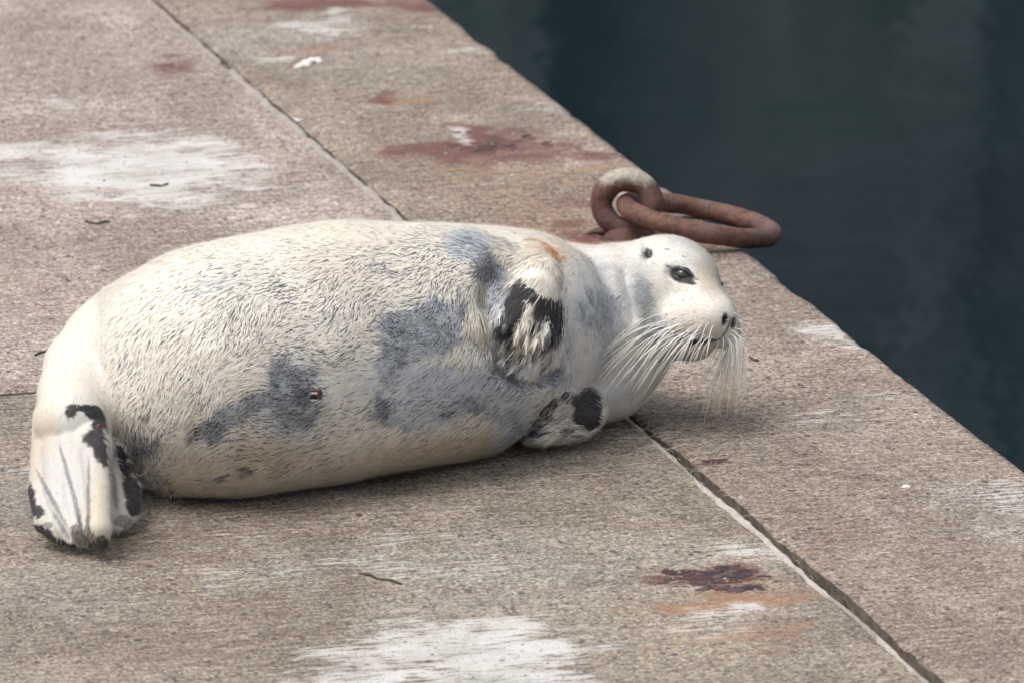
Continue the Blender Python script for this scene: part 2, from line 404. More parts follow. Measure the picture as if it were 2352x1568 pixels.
def strip(name, t0, t1, oc, wfun, z0, mat, seed, step=0.012, amp=0.004, parent=pier, cross=False):
    T = np.arange(t0, t1, step); V = []; F = []
    L = np.stack([T, T * 0 + seed, T * 0], 1)
    j1 = (fbm(L, 14, seed, 4) - .5); j2 = (fbm(L, 17, seed + 5, 4) - .5); j3 = (fbm(L, 30, seed + 8, 3) - .5)
    K = 5
    for i, t in enumerate(T):
        c0 = oc(t) - wfun(t) / 2 + j1[i] * wfun(t) * .9; c1 = oc(t) + wfun(t) / 2 + j2[i] * wfun(t) * .9
        for k in range(K):
            q = k / (K - 1); o_ = c0 * (1 - q) + c1 * q
            p = along(t, o_) if not cross else along(o_, t)
            V.append((p[0], p[1], z0 + (math.sin(q * math.pi) * amp + j3[i] * amp * 1.2 * (0.5 + q)) - (0.012 if k in (0, K - 1) else 0)))
    for i in range(len(T) - 1):
        for k in range(K - 1):
            a = i * K + k; F.append((a, a + 1, a + K + 1, a + K))
    return mesh_obj(name, V, F, mat, parent)

strip('joint_filler', TFAR, TNEAR, lambda t: 0.004, lambda t: 0.06, -0.034, M_FILL, 3, amp=.016)
f2 = strip('joint_filler', -4.2, -GAP, lambda t: CROSS_T, lambda t: 0.03, -0.026, M_FILL, 4, cross=True)
TS = lambda u, v: (W(u, v)[:2] - JA[:2]) @ jd
strip('mortar_strip', TS(1440, 930), TS(2200, 1600), lambda t: -0.0225 + .003 * math.sin(t * 9), lambda t: 0.018 * max(.02, 1.2 * float(sstep(.38, .62, fbm(np.array([[t, 0, 0]]), 6, 3, 4)[0])) - .15), 0.0015, M_MORTAR, 6)
strip('mortar_strip', TS(555, 165), TS(985, 530), lambda t: -0.016, lambda t: 0.026, 0.0015, M_MORTAR2, 7)
strip('mortar_strip', TS(400, 40) - .6, TS(530, 148), lambda t: -0.014, lambda t: 0.010, 0.001, M_MORTAR2, 8)

# ------------------------------------------------------------------ water and the far harbour wall it mirrors
n = NT('harbour_water')
pos = n('ShaderNodeNewGeometry').outputs['Position']
wv = n.noise(n.vmath('MULTIPLY', pos, (1, .55, 1)), 1.6, 3, .5)
wv2 = n.noise(n.vmath('MULTIPLY', pos, (1, .7, 1)), 7, 2, .5)
hgt = n.math('ADD', wv, n.math('MULTIPLY', wv2, .15))
tint = n.mix(n.rng(n.noise(pos, .35, 2), .4, .6), (.004, .012, .014), (.007, .011, .018))
M_WATER = n.finish(tint, 0.06, hgt, 0.25, 0.05, IOR=1.333)
xs = np.linspace(-60, 60, 2)
wat = mesh_obj('water', [(-60, -30, -2.5), (60, -30, -2.5), (60, 80, -2.5), (-60, 80, -2.5)], [(0, 1, 2, 3)], M_WATER, None, False)
tag(wat, 'dark calm harbour water', kind='structure')

n = NT('harbour_wall_mat')
pos = n('ShaderNodeNewGeometry').outputs['Position']
vs = n.noise(n.vmath('MULTIPLY', pos, (1.9, 1, .45)), 1.0, 4, .55)
vb = n.noise(n.vmath('MULTIPLY', pos, (.7, 1, .45)), 1.0, 3, .5)
sepz = n('ShaderNodeSeparateXYZ', {0: pos}).outputs[2]
col = n.mix(n.rng(vs, .38, .62), (.085, .10, .108), (.22, .25, .25))
col = n.mix(n.rng(vb, .5, .68), col, (.08, .115, .10))
col = n.mix(n.math('MULTIPLY', n.rng(vb, .45, .30), .8), col, (.14, .11, .115))
col = n.mix(n.rng(sepz, -.2, -1.9), col, (.045, .12, .095))
M_WALL = n.finish(col, .85, vs, .5, .05)
bm = bmesh.new()
for i in range(14):                            # vertical timber-faced panels with buttress piles between
    x0 = -14 + i * 2.0
    r_ = bmesh.ops.create_cube(bm, size=1, matrix=Matrix.Translation((x0 + 1, 27 + (i % 2) * .12, 1.2)) @ Matrix.Diagonal((1.96, 1.2, 9.4, 1)))
    bmesh.ops.create_cube(bm, size=1, matrix=Matrix.Translation((x0, 26.2, 0.9)) @ Matrix.Diagonal((.34, .34, 8.6, 1)))
me = bpy.data.meshes.new('harbour_wall'); bm.to_mesh(me); bm.free(); me.materials.append(M_WALL)
hw = bpy.data.objects.new('harbour_wall', me); COL.objects.link(hw)
tag(hw, 'dark stained wall across the basin, seen mirrored in the water', kind='structure')

# ------------------------------------------------------------------ mooring eye and ring
def rust_mat(name, pale):
    n = NT(name)
    g = n('ShaderNodeNewGeometry'); pos = n('ShaderNodeTexCoord').outputs['Object']
    a = n.noise(pos, 22, 5, .65); b = n.noise(pos, 90, 4, .6); c = n.noise(pos, 9, 3, .5)
    col = n.mix(n.rng(a, .35, .62), (.065, .032, .026), (.16, .078, .055))
    col = n.mix(n.math('MULTIPLY', n.rng(b, .5, .68), .5), col, (.20, .085, .04))
    col = n.mix(n.math('MULTIPLY', n.rng(c, .5, .62), .55), col, (.135, .095, .09))
    col = n.mix(n.math('MULTIPLY', n.rng(b, .42, .3), .7), col, (.035, .022, .022))
    if pale:
        z = n('ShaderNodeSeparateXYZ', {0: pos}).outputs[2]
        top = n.rng(n.math('ADD', z, n.math('MULTIPLY', a, .05)), .066, .086)
        col = n.mix(top, col, n.mix(n.rng(b, .4, .6), (.30, .27, .21), (.40, .37, .31)))
        col = n.mix(n.math('MULTIPLY', n.rng(z, -.02, -.06), .6), col, (.07, .022, .018))
    return n.finish(col, .72, n.math('ADD', a, n.math('MULTIPLY', b, .6)), .7, .004, Metallic=.12)
M_RUST = rust_mat('rusty_iron', False); M_EYE = rust_mat('weathered_iron', True)

base = W(1432, 538); ec = np.array([W(1440, 460, .072)[0], base[1] + .0, .070])
Rr, rr = 62 * S, 26.5 * S
e1 = np.array([.985, -.17, 0]); e2 = np.array([0.03, .17, .985]); e2 /= np.linalg.norm(e2)
pts = []; rad = []
for i in range(64):
    t = 2 * math.pi * i / 64
    thick = 1 + .10 * math.cos(t - 1.9)
    pts.append(e1 * math.cos(t) * Rr * 1.0 + e2 * math.sin(t) * Rr * .93); rad.append(rr * thick * (1 + .03 * math.sin(5 * t + 1)))
V, F = tube(pts, rad, 20, closed=True)
eye = empty('mooring_eye', tuple(ec))
mesh_obj('loop', V, F, M_EYE, eye)
# flared foot where the loop goes into the concrete
fp = [np.array([-.005, 0, -.045]), np.array([0, 0, -.060]), np.array([.0, 0, -.075]), np.array([0, 0, -.10])]
V, F = tube(fp, [.042, .056, .068, .072], 20)
V = np.array(V); V[:, 0] *= 1.0; V += (fbm(V, 40, 2, 3)[:, None] - .5) * .006
mesh_obj('foot', V, F, M_EYE, eye)
V = []; 
for i in range(9):
    q = i / 8; V.append(np.array([-.045 - .05 * q, -.01 + .02 * math.sin(q * 3), -.060 - .012 * q]))
V, F = tube(V, [.020 * (1 - .6 * i / 8) for i in range(9)], 8, flat=.5)
mesh_obj('flange', V, F, M_EYE, eye)
tag(eye, 'short iron eye bolt with a pale worn top, holding the rusty ring', 'mooring eye')

camd = lambda a, b, c: RIGHT * a + UP * b + BACK * c
th = R(11.2); el_ = R(9.8)
f1 = camd(math.cos(th), -math.sin(th), 0); f2_ = camd(math.sin(el_) * math.sin(th), math.sin(el_) * math.cos(th), -math.cos(el_))
Rm = 178 * S; rm = 24 * S
lc = ec + np.array([-.002, 0, -.004])           # where the ring hangs in the loop
rc = lc + f1 * Rm
pts = [f1 * -math.cos(t) * Rm + f2_ * math.sin(t) * Rm * 1.0 for t in np.linspace(0, 2 * math.pi, 96, endpoint=False)]
V, F = tube(pts, [rm * (1 + .03 * math.sin(3 * t + 1) + .02 * math.sin(7 * t)) for t in np.linspace(0, 2 * math.pi, 96, endpoint=False)], 20, closed=True)
V = np.array(V); V += (fbm(V, 30, 4, 3)[:, None] - .5) * .004
ring = mesh_obj('mooring_ring', V, F, M_RUST); ring.location = rc
tag(ring, 'big rusty iron mooring ring hanging through the eye bolt and over the pier edge', 'mooring ring')
# ------------------------------------------------------------------ the seal
import openvdb
SEAL_VOX = 0.0032
alpha = math.atan2(1.2, 1.52)
GX = np.array([math.cos(alpha), math.sin(alpha), 0]); GY = np.array([-math.sin(alpha), math.cos(alpha), 0]); GZ = np.array([0, 0, 1.0])
GM = np.stack([GX, GY, GZ])                    # world -> grid axes
# head frame: forward, near side, up
hF = camd(.60, -.30, .74); hF /= np.linalg.norm(hF)
hS = camd(-.77, .275, .575); hS -= hF * (hF @ hS); hS /= np.linalg.norm(hS)
hU = np.cross(hF, hS); hU /= np.linalg.norm(hU)
if hU @ UP < 0: hU = -hU
H0 = Wc(1611, 643, .74)
HM = np.stack([hF, hS, hU])
def hp(f, s_, u): return H0 + (hF * f + hS * s_ + hU * u) * S

def body_pt(u, v, r):                          # lies on the ground: centre height just under its radius
    return W(u, v, r * S * .965), r * S
spine = [body_pt(345, 874, 216), body_pt(400, 872, 240), body_pt(480, 860, 266), body_pt(600, 838, 276), body_pt(755, 812, 280), body_pt(960, 790, 269),
         body_pt(1130, 775, 240), body_pt(1250, 765, 206), body_pt(1345, 777, 183)]
spine.append((Wc(1405, 740, .685), 150 * S)); spine.append((Wc(1478, 680, .685), 120 * S))
def front(u, v):
    best = -9
    for P_, r_ in sp_:
        a_, b_ = project(P_); c0 = DIST + (P_ - CAM) @ BACK; d_ = math.hypot(u - a_, v - b_) * S
        if d_ < r_: best = max(best, c0 + math.sqrt(r_ * r_ - d_ * d_))
    return best
def catmull(pr, n=6):
    P = np.array([np.append(p, r) for p, r in pr]); out = []
    P = np.vstack([2 * P[0] - P[1], P, 2 * P[-1] - P[-2]])
    for i in range(1, len(P) - 2):
        for k in range(n):
            t = k / n
            out.append(.5 * ((2 * P[i]) + (-P[i - 1] + P[i + 1]) * t + (2 * P[i - 1] - 5 * P[i] + 4 * P[i + 1] - P[i + 2]) * t * t + (-P[i - 1] + 3 * P[i] - 3 * P[i + 1] + P[i + 2]) * t ** 3))
    out.append(P[-2]); return [(q[:3], q[3]) for q in out]

class Field:
    def __init__(s, lo, hi, vox):
        s.lo = np.array(lo); s.vox = vox; s.n = np.ceil((np.array(hi) - s.lo) / vox).astype(int) + 1
        s.a = np.full(s.n, 1.0, np.float32)
    def box(s, lo, hi):
        i0 = np.clip(np.floor((lo - s.lo) / s.vox).astype(int), 0, s.n); i1 = np.clip(np.ceil((hi - s.lo) / s.vox).astype(int) + 1, 0, s.n)
        ax = [(s.lo[k] + np.arange(i0[k], i1[k]) * s.vox).astype(np.float32) for k in range(3)]
        return tuple(slice(i0[k], i1[k]) for k in range(3)), ax[0][:, None, None], ax[1][None, :, None], ax[2][None, None, :]
    def comb(s, sl, d, k, mode):
        a = s.a[sl]
        if mode == 'add':
            h = np.clip(.5 + .5 * (a - d) / k, 0, 1); s.a[sl] = a * (1 - h) + d * h - k * h * (1 - h)
        else:
            h = np.clip(.5 - .5 * (a + d) / k, 0, 1); s.a[sl] = a * (1 - h) + (-d) * h + k * h * (1 - h)
    def cone(s, a, b, ra, rb, k=.01, mode='add'):
        a = GM @ a; b = GM @ b; pad = k + .012; r = max(ra, rb)
        sl, X, Y, Z = s.box(np.minimum(a, b) - r - pad, np.maximum(a, b) + r + pad)
        ab = b - a; L2 = float(ab @ ab) + 1e-12
        t = np.clip(((X - a[0]) * ab[0] + (Y - a[1]) * ab[1] + (Z - a[2]) * ab[2]) / L2, 0, 1)
        d = np.sqrt((X - a[0] - ab[0] * t) ** 2 + (Y - a[1] - ab[1] * t) ** 2 + (Z - a[2] - ab[2] * t) ** 2) - (ra + (rb - ra) * t)
        s.comb(sl, d.astype(np.float32), k, mode)
    def chain(s, pr, k=.01, mode='add', k0=None):
        for i in range(len(pr) - 1):
            s.cone(pr[i][0], pr[i + 1][0], pr[i][1], pr[i + 1][1], k if (k0 is None or i) else k0, mode)
    def ell(s, c, M, r, k=.01, mode='add'):
        """M: rows = axes (world), r: radii in metres"""
        c = GM @ c; M = M @ GM.T; r = np.asarray(r, float)
        ext = np.sqrt(((M * r[:, None]) ** 2).sum(0)) + k + .012
        sl, X, Y, Z = s.box(c - ext, c + ext)
        X = X - c[0]; Y = Y - c[1]; Z = Z - c[2]
        k0 = 0; k1 = 0
        for i in range(3):
            q = M[i, 0] * X + M[i, 1] * Y + M[i, 2] * Z
            k0 = k0 + (q / r[i]) ** 2; k1 = k1 + (q / r[i] ** 2) ** 2
        k0 = np.sqrt(k0); k1 = np.sqrt(k1) + 1e-9
        s.comb(sl, (k0 * (k0 - 1) / k1).astype(np.float32), k, mode)

allp = np.array([GM @ W(u, v, z) for u, v, z in ((60, 1268, 0), (1700, 640, .3))])
lo = np.array([allp[0][0] - .10, min(allp[:, 1]) - .50, -0.012]); hi = np.array([allp[1][0] + .16, max(allp[:, 1]) + .42, .62])
fld = Field(lo, hi, SEAL_VOX)
sp_ = catmull(spine)
fld.chain(sp_, .012)
I3 = np.eye(3)
def cmat(ax, nrm):
    """axes: long axis ax, in-plane across, thin normal nrm"""
    ax = ax / np.linalg.norm(ax); nrm = nrm - ax * (nrm @ ax); nrm /= np.linalg.norm(nrm)
    return np.stack([ax, np.cross(nrm, ax), nrm])
# underside of the hip and belly that spreads on the ground
fld.ell(W(430, 960, .135), cmat(GX, GZ), (.19, .145, .13), .08)
fld.ell(W(800, 915, .13), cmat(GX, GZ), (.34, .16, .12), .06)
# shoulder mass
fld.ell(Wc(1200, 690, .88), cmat(camd(.9, -.3, 0), BACK), (.13, .12, .12), .08)
# throat and jowl
fld.ell(Wc(1440, 756, .735), cmat(camd(.5, .6, .3), BACK), (.095, .080, .10), .05)
fld.ell(Wc(1385, 868, .74), cmat(camd(.5, .6, .1), BACK), (.095, .088, .09), .05)
# head
fld.ell(hp(-88, 0, -10), HM, (116 * S, 88 * S, 78 * S), .03)
fld.ell(hp(-35, 0, -55), HM, (98 * S, 88 * S, 66 * S), .03)      # cheeks
fld.ell(hp(42, 0, -42), HM, (78 * S, 54 * S, 42 * S), .03)       # bridge
fld.ell(hp(80, 35, -85), HM, (60 * S, 50 * S, 46 * S), .018)     # whisker pads
fld.ell(hp(80, -30, -84), HM, (58 * S, 42 * S, 41 * S), .016)
fld.ell(hp(106, 0, -62), HM, (34 * S, 40 * S, 34 * S), .022)     # nose
fld.ell(hp(30, 48, -96), HM, (62 * S, 42 * S, 42 * S), .025)
fld.ell(hp(36, 0, -136), HM, (64 * S, 44 * S, 24 * S), .014)     # chin
fld.ell(hp(5, 5, -144), HM, (78 * S, 52 * S, 34 * S), .03)
fld.ell(hp(-35, 12, -118), HM, (85 * S, 68 * S, 55 * S), .04)    # jaw
for sgn in (1, -1):
    fld.ell(hp(3, sgn * (80 if sgn > 0 else 76), -4), HM, (26 * S, 15 * S, 15 * S), .008, 'sub')   # socket
    fld.ell(hp(138, sgn * 14, -56), HM, (14 * S, 7 * S, 14 * S), .004, 'sub')      # nostril
fld.chain([(hp(141, 0, -66), 3.5 * S), (hp(143, 0, -90), 3.5 * S), (hp(130, 0, -122), 3.5 * S)], .005, 'sub')
mouth = [(hp(120, 0, -126), 3 * S), (hp(116, 26, -128), 3.5 * S), (hp(98, 52, -130), 4 * S), (hp(72, 70, -131), 3 * S)]
fld.chain(mouth, .006, 'sub')
fld.chain([(hp(120, 0, -126), 3 * S), (hp(116, -26, -128), 3 * S), (hp(98, -50, -130), 4 * S), (hp(60, -68, -130), 4 * S)], .006, 'sub')
# neck roll and the fold behind the jaw
def srf(pts_, off, r_):
    return [(Wc(u_, v_, front(u_, v_) + off), r_) for u_, v_ in pts_]
fld.chain(srf([(1398, 615), (1415, 655), (1430, 700), (1440, 735)], -.034, .036), .05)
fld.ell(Wc(1345, 710, .70), cmat(camd(.9, -.1, 0), BACK), (.12, .112, .135), .05)

# arm-pit hollows
def dig(pts_, r_, off, k_): fld.chain([(Wc(u_, v_, front(u_, v_) + off), r_) for u_, v_ in pts_], k_, 'sub')
dig([(1160, 605), (1136, 640), (1124, 690)], .018, .016, .035)
dig([(1126, 690), (1132, 770), (1152, 838)], .013, .007, .02)
dig([(1152, 838), (1190, 862), (1235, 872)], .013, .008, .02)
dig([(1240, 872), (1262, 862), (1285, 850)], .012, .008, .02)
fld.ell(W(1200, 1018, .02), cmat(camd(.8, -.3, 0), BACK), (.05, .035, .07), .03, 'sub')

# upper fore flipper: upper arm, flat club-shaped paw hanging over the chest
nf = camd(.12, .10, 1.0)
F0 = front(1214, 735) + .018
print('front', F0, front(1300, 950), front(1230, 620))
fld.chain([(Wc(1236, 596, front(1232, 620) - .04), 38 * S), (Wc(1234, 645, F0 - .022), 48 * S), (Wc(1222, 700, F0 + .002), 52 * S)], .025)
fld.ell(Wc(1214, 745, F0 + .012), cmat(camd(-.13, -.99, -.10), nf), (116 * S, 71 * S, 50 * S), .014)
digU = [((1195, 700), (1158, 790)), ((1205, 710), (1180, 818)), ((1220, 715), (1206, 836)), ((1238, 715), (1230, 846)), ((1256, 715), (1254, 828))]
for (a, b) in digU:
    fld.chain([(Wc(*a, F0 + .030), 17 * S), (Wc((a[0] + b[0]) / 2, (a[1] + b[1]) / 2, F0 + .038), 18 * S), (Wc(*b, F0 + .012), 15 * S)], .010)
# lower fore flipper resting on the ground
nl = camd(-.05, .35, 1.0)
fld.chain([(Wc(1345, 870, .78), 52 * S), (Wc(1338, 940, .87), 54 * S)], .02)
fld.ell(Wc(1303, 952, .915), cmat(camd(-.88, -.25, .1), nl), (90 * S, 66 * S, 46 * S), .012)
digL = [((1315, 905), (1262, 892)), ((1300, 920), (1247, 915)), ((1295, 940), (1232, 944)), ((1290, 962), (1226, 975)), ((1295, 985), (1228, 1006))]
for (a, b) in digL:
    fld.chain([(Wc(*a, .960), 18 * S), (Wc((a[0] + b[0]) / 2, (a[1] + b[1]) / 2, .973), 19 * S), (Wc(*b, .948), 16 * S)], .009)
def grooves(dg, c_):
    for (a, b), (a2, b2) in zip(dg[:-1], dg[1:]):
        q = [((1 - t) * (a[0] + a2[0]) / 2 + t * (b[0] + b2[0]) / 2, (1 - t) * (a[1] + a2[1]) / 2 + t * (b[1] + b2[1]) / 2) for t in (.35, .7, 1.05)]
        fld.chain([(Wc(*q[0], c_ + .004), .005), (Wc(*q[1], c_ - .006), .008), (Wc(*q[2], c_ - .016), .010)], .006, 'sub')
grooves(digU, F0 + .054); grooves(digL, .990)
# hind end: tail root curling round towards the viewer and the two closed hind flippers
fld.chain([(Wc(250, 830, 1.22), 110 * S), (Wc(195, 850, 1.29), 84 * S), (Wc(174, 905, 1.36), 76 * S), (Wc(164, 975, 1.45), 80 * S)], .03, k0=.05)
def flip(keys, zoff, k, wid):
    pass
nh = camd(.12, .45, .9)
# near flipper: fan of five digits
hdig = [  # (u,v,z,r) chains
    [(128, 960, .180, 50), (108, 1050, .132, 36), (94, 1125, .090, 27), (104, 1200, .050, 23), (142, 1236, .028, 20)],
    [(150, 960, .188, 56), (134, 1050, .140, 38), (132, 1130, .097, 30), (152, 1215, .048, 24), (170, 1244, .028, 18)],
    [(172, 960, .190, 56), (166, 1050, .145, 38), (168, 1130, .102, 30), (182, 1215, .053, 22), (192, 1244, .028, 16)],
    [(194, 960, .190, 50), (194, 1050, .150, 34), (198, 1130, .107, 27), (204, 1215, .060, 20), (207, 1246, .028, 14)],
    [(205, 960, .190, 44), (218, 1050, .160, 33), (226, 1130, .118, 28), (228, 1215, .066, 26), (231, 1245, .034, 20)]]
for ch in hdig:
    fld.chain([(W(u, v, z), r * S) for (u, v, z, r) in ch], .006)
grv = [[(95, 1094, .14), (125, 1165, .10), (158, 1229, .06)], [(138, 1034, .19), (165, 1120, .15), (188, 1205, .09)], [(200, 1084, .165), (203, 1170, .12), (203, 1250, .06)], [(182, 1150, .125), (190, 1215, .085)]]
for g in grv:
    fld.chain([(W(u, v, z) + BACK * (.030 - .004 * i_), .009 + .003 * i_) for i_, (u, v, z) in enumerate(g)], .006, 'sub')
# far flipper tucked behind
fdig = [
    [(228, 985, .150, 40), (262, 1060, .105, 28), (290, 1120, .068, 28), (296, 1175, .036, 24)],
    [(225, 1000, .140, 40), (258, 1100, .080, 36), (280, 1170, .042, 30), (282, 1202, .022, 20)],
    [(215, 1020, .120, 40), (245, 1130, .060, 36), (262, 1195, .030, 26), (268, 1216, .018, 16)]]
for ch in fdig:
    fld.chain([(W(u, v, z), r * S) for (u, v, z, r) in ch], .018)
# navel, teat pits and a fold
for (u, v, c0, r) in ((722, 912, None, 9), (580, 1078, None, 7)):
    pass
# flatten on the ground
Z = (fld.lo[2] + np.arange(fld.n[2]) * SEAL_VOX).astype(np.float32)[None, None, :]
a = fld.a; d2 = 0.002 - Z; k = .035
h = np.clip(.5 - .5 * (a - d2) / k, 0, 1)
fld.a = a * (1 - h) + d2 * h + k * h * (1 - h)
fld.a = np.clip(fld.a, -.02, .02)
vg = openvdb.FloatGrid(.02); vg.copyFromArray(np.ascontiguousarray(fld.a)); 
pts_, quads_ = vg.convertToQuads(0.0)
BV = (np.asarray(pts_, float) * SEAL_VOX + fld.lo) @ GM
BF = np.asarray(quads_, np.int64)
del vg; fld.a = None
# drop loose islands if any is tiny: keep faces connected to the biggest piece
def laplace(V, F, it, lam=.5):
    n_ = len(V); e = np.concatenate([F[:, [0, 1]], F[:, [1, 2]], F[:, [2, 3]], F[:, [3, 0]]])
    deg = np.bincount(e.ravel(), minlength=n_).astype(float)
    for _ in range(it):
        acc = np.zeros_like(V)
        for k_ in range(3):
            acc[:, k_] = np.bincount(e[:, 0], V[e[:, 1], k_], n_) + np.bincount(e[:, 1], V[e[:, 0], k_], n_)
        V = V + lam * (acc / deg[:, None] - V)
    return V
BV = laplace(BV, BF, 3)
def vnormals(V, F):
    fn = np.cross(V[F[:, 2]] - V[F[:, 0]], V[F[:, 3]] - V[F[:, 1]])
    N_ = np.zeros_like(V)
    for k_ in range(4):
        for j_ in range(3): N_[:, j_] += np.bincount(F[:, k_], fn[:, j_], len(V))
    return N_ / (np.linalg.norm(N_, axis=1)[:, None] + 1e-12)
BN = vnormals(BV, BF)
cen = np.array([p for p, r in sp_]).mean(0)
vol = (np.einsum('ij,ij->i', BV[BF[:, 0]], np.cross(BV[BF[:, 1]], BV[BF[:, 2]])) + np.einsum('ij,ij->i', BV[BF[:, 0]], np.cross(BV[BF[:, 2]], BV[BF[:, 3]]))).sum()
if vol < 0: BF = BF[:, ::-1].copy(); BN = -BN
# soft unevenness of blubber and coat
Puv = np.stack(project(BV), 1)
isbody = sstep(1420, 1300, Puv[:, 0]) * sstep(230, 330, Puv[:, 0])
BV = BV + BN * ((((fbm(BV, 9, 5, 2) - .5) * .010 + (fbm(BV, 4.5, 15, 2) - .5) * .022) * isbody + (fbm(BV, 45, 8, 2) - .5) * .0015 * (.3 + .7 * isbody))[:, None])
BV[:, 2] = np.maximum(BV[:, 2], .0015)
def dent(u, v, ru, rv, depth):
    global BV
    U_, V_ = Puv[:, 0], Puv[:, 1]; fr = BN @ BACK > .05
    g = np.exp(-(((U_ - u) / ru) ** 2 + ((V_ - v) / rv) ** 2)) * fr
    BV = BV - BN * (g * depth)[:, None]
dent(722, 912, 9, 15, .012); dent(722, 912, 30, 30, -.008); dent(703, 905, 7, 12, .006)
dent(580, 1078, 10, 8, .008); dent(580, 1078, 24, 16, -.004); dent(452, 985, 5, 26, .008)
dent(1085, 562, 8, 5, .003); dent(1488, 583, 8, 13, .014); dent(1480, 580, 14, 18, -.004); dent(300, 1080, 22, 45, .012); dent(620, 985, 120, 40, .005)
for (u_, v_) in ((352, 1085), (372, 1112), (395, 1135)): dent(u_, v_, 10, 26, .006)
for t_ in np.linspace(0, 1, 9): dent(1085 + 95 * t_, 770 + 95 * t_, 26, 22, .0035)
for t_ in np.linspace(0, 1, 9): dent(1436 + 26 * t_, 620 + 110 * t_, 12, 20, .004)
dent(1600, 660, 40, 18, .002); dent(1535, 690, 30, 40, .003); dent(1560, 600, 34, 10, -.003)
BN = vnormals(BV, BF)
if True:
    m_ = BN @ BACK
print('SEAL verts', len(BV))
# ---------------- coat markings and some painted shade, kept on the surface as colours; direction of the fur
C_CREAM = np.array([.83, .765, .64]); C_WHITE = np.array([.82, .805, .765]); C_TAN = np.array([.58, .49, .37])
C_LG = np.array([.56, .59, .63]); C_MG = np.array([.36, .385, .415]); C_DG = np.array([.13, .14, .15])
C_BLACK = np.array([.022, .020, .022]); C_ORANGE = np.array([.78, .40, .16])
def E(U_, V_, u, v, ru, rv, rot=0.0, soft=.35):
    c, s_ = math.cos(R(rot)), math.sin(R(rot)); du = U_ - u; dv = V_ - v
    d = np.sqrt(((du * c + dv * s_) / ru) ** 2 + ((-du * s_ + dv * c) / rv) ** 2)
    return 1 - sstep(1 - soft, 1 + soft, d)
def G(U_, V_, lst, soft=.35):
    m = np.zeros(len(U_))
    for e in lst: m = np.maximum(m, e[4] * E(U_, V_, e[0], e[1], e[2], e[3], e[5] if len(e) > 5 else 0, soft))
    return m
LGREY = [(1040, 870, 165, 48, .9, 4), (1160, 880, 90, 80, .85), (980, 925, 110, 55, .85), (1190, 950, 45, 70, .9), (1085, 562, 48, 24, 1), (1370, 700, 60, 120, .55), (1400, 850, 60, 80, .6), (1150, 700, 22, 90, .8, -15),
         (860, 880, 70, 22, .6, -15), (140, 1100, 50, 100, .35), (180, 1060, 30, 60, .3), (190, 960, 60, 60, .3), (500, 655, 60, 18, .5, -20), (690, 920, 70, 90, .6), (1300, 800, 50, 130, .45), (1440, 660, 40, 60, .4), (1330, 930, 50, 60, .3), (340, 1120, 45, 70, .5)]  # hind flipper entries (far left) are its shading put into colour
MGREY = [(1130, 765, 11, 75, .85, -4), (1158, 864, 48, 12, .9, 32), (1222, 882, 40, 10, .8, 0), (1296, 770, 7, 60, .5, 0), (925, 775, 50, 62, 1), (1000, 745, 70, 62, 1, -25), (1045, 715, 35, 30, 1), (905, 838, 28, 40, .8), (655, 880, 38, 62, 1, 5), (690, 950, 50, 40, .8), (560, 940, 75, 36, .95, -15), (500, 985, 40, 34, 1), (700, 870, 50, 40, .5),  # first four: blue-grey armpit fur and the paw's shadow, painted as one outline
         (885, 930, 22, 45, 1), (910, 965, 60, 14, .7, 12), (1100, 930, 65, 26, .85, 12), (1030, 950, 26, 16, 1), (1190, 965, 26, 45, .7), (1130, 625, 40, 30, 1), (1160, 660, 18, 40, .8), (1115, 600, 24, 20, .8),
         (335, 1010, 48, 34, .75), (1375, 705, 48, 45, .75), (1475, 694, 24, 50, .55, -10), (1495, 745, 30, 30, .5), (1275, 860, 22, 34, 1, -30), (1300, 872, 20, 10, .9), (340, 1140, 30, 50, .5), (1405, 760, 30, 50, .45), (1560, 830, 60, 14, .5), (1460, 860, 20, 50, .3, 20), (1190, 1000, 60, 24, .9, -25), (880, 610, 26, 10, .4), (1065, 690, 20, 26, .7)]
DGREY = [(698, 905, 20, 26, .9, -20), (745, 935, 10, 16, .7), (690, 860, 30, 10, .6), (715, 880, 34, 8, .6, 10), (885, 938, 13, 34, .8), (1028, 950, 15, 11, 1), (490, 985, 30, 26, .75), (705, 968, 24, 12, .8), (640, 860, 12, 30, .5), (703, 912, 14, 26, 1, -15), (1062, 718, 12, 14, .7), (1115, 625, 24, 18, .8), (520, 1096, 18, 7, 1, -25), (580, 1077, 16, 11, 1), (452, 992, 7, 26, 1, 5),
         (346, 940, 7, 12, 1), (1275, 858, 16, 22, .8), (925, 820, 14, 20, .5), (1100, 940, 16, 14, .5), (1103, 563, 6, 4, .8), (330, 1030, 26, 18, .6), (700, 860, 14, 10, .6), (1482, 705, 12, 34, .3)]
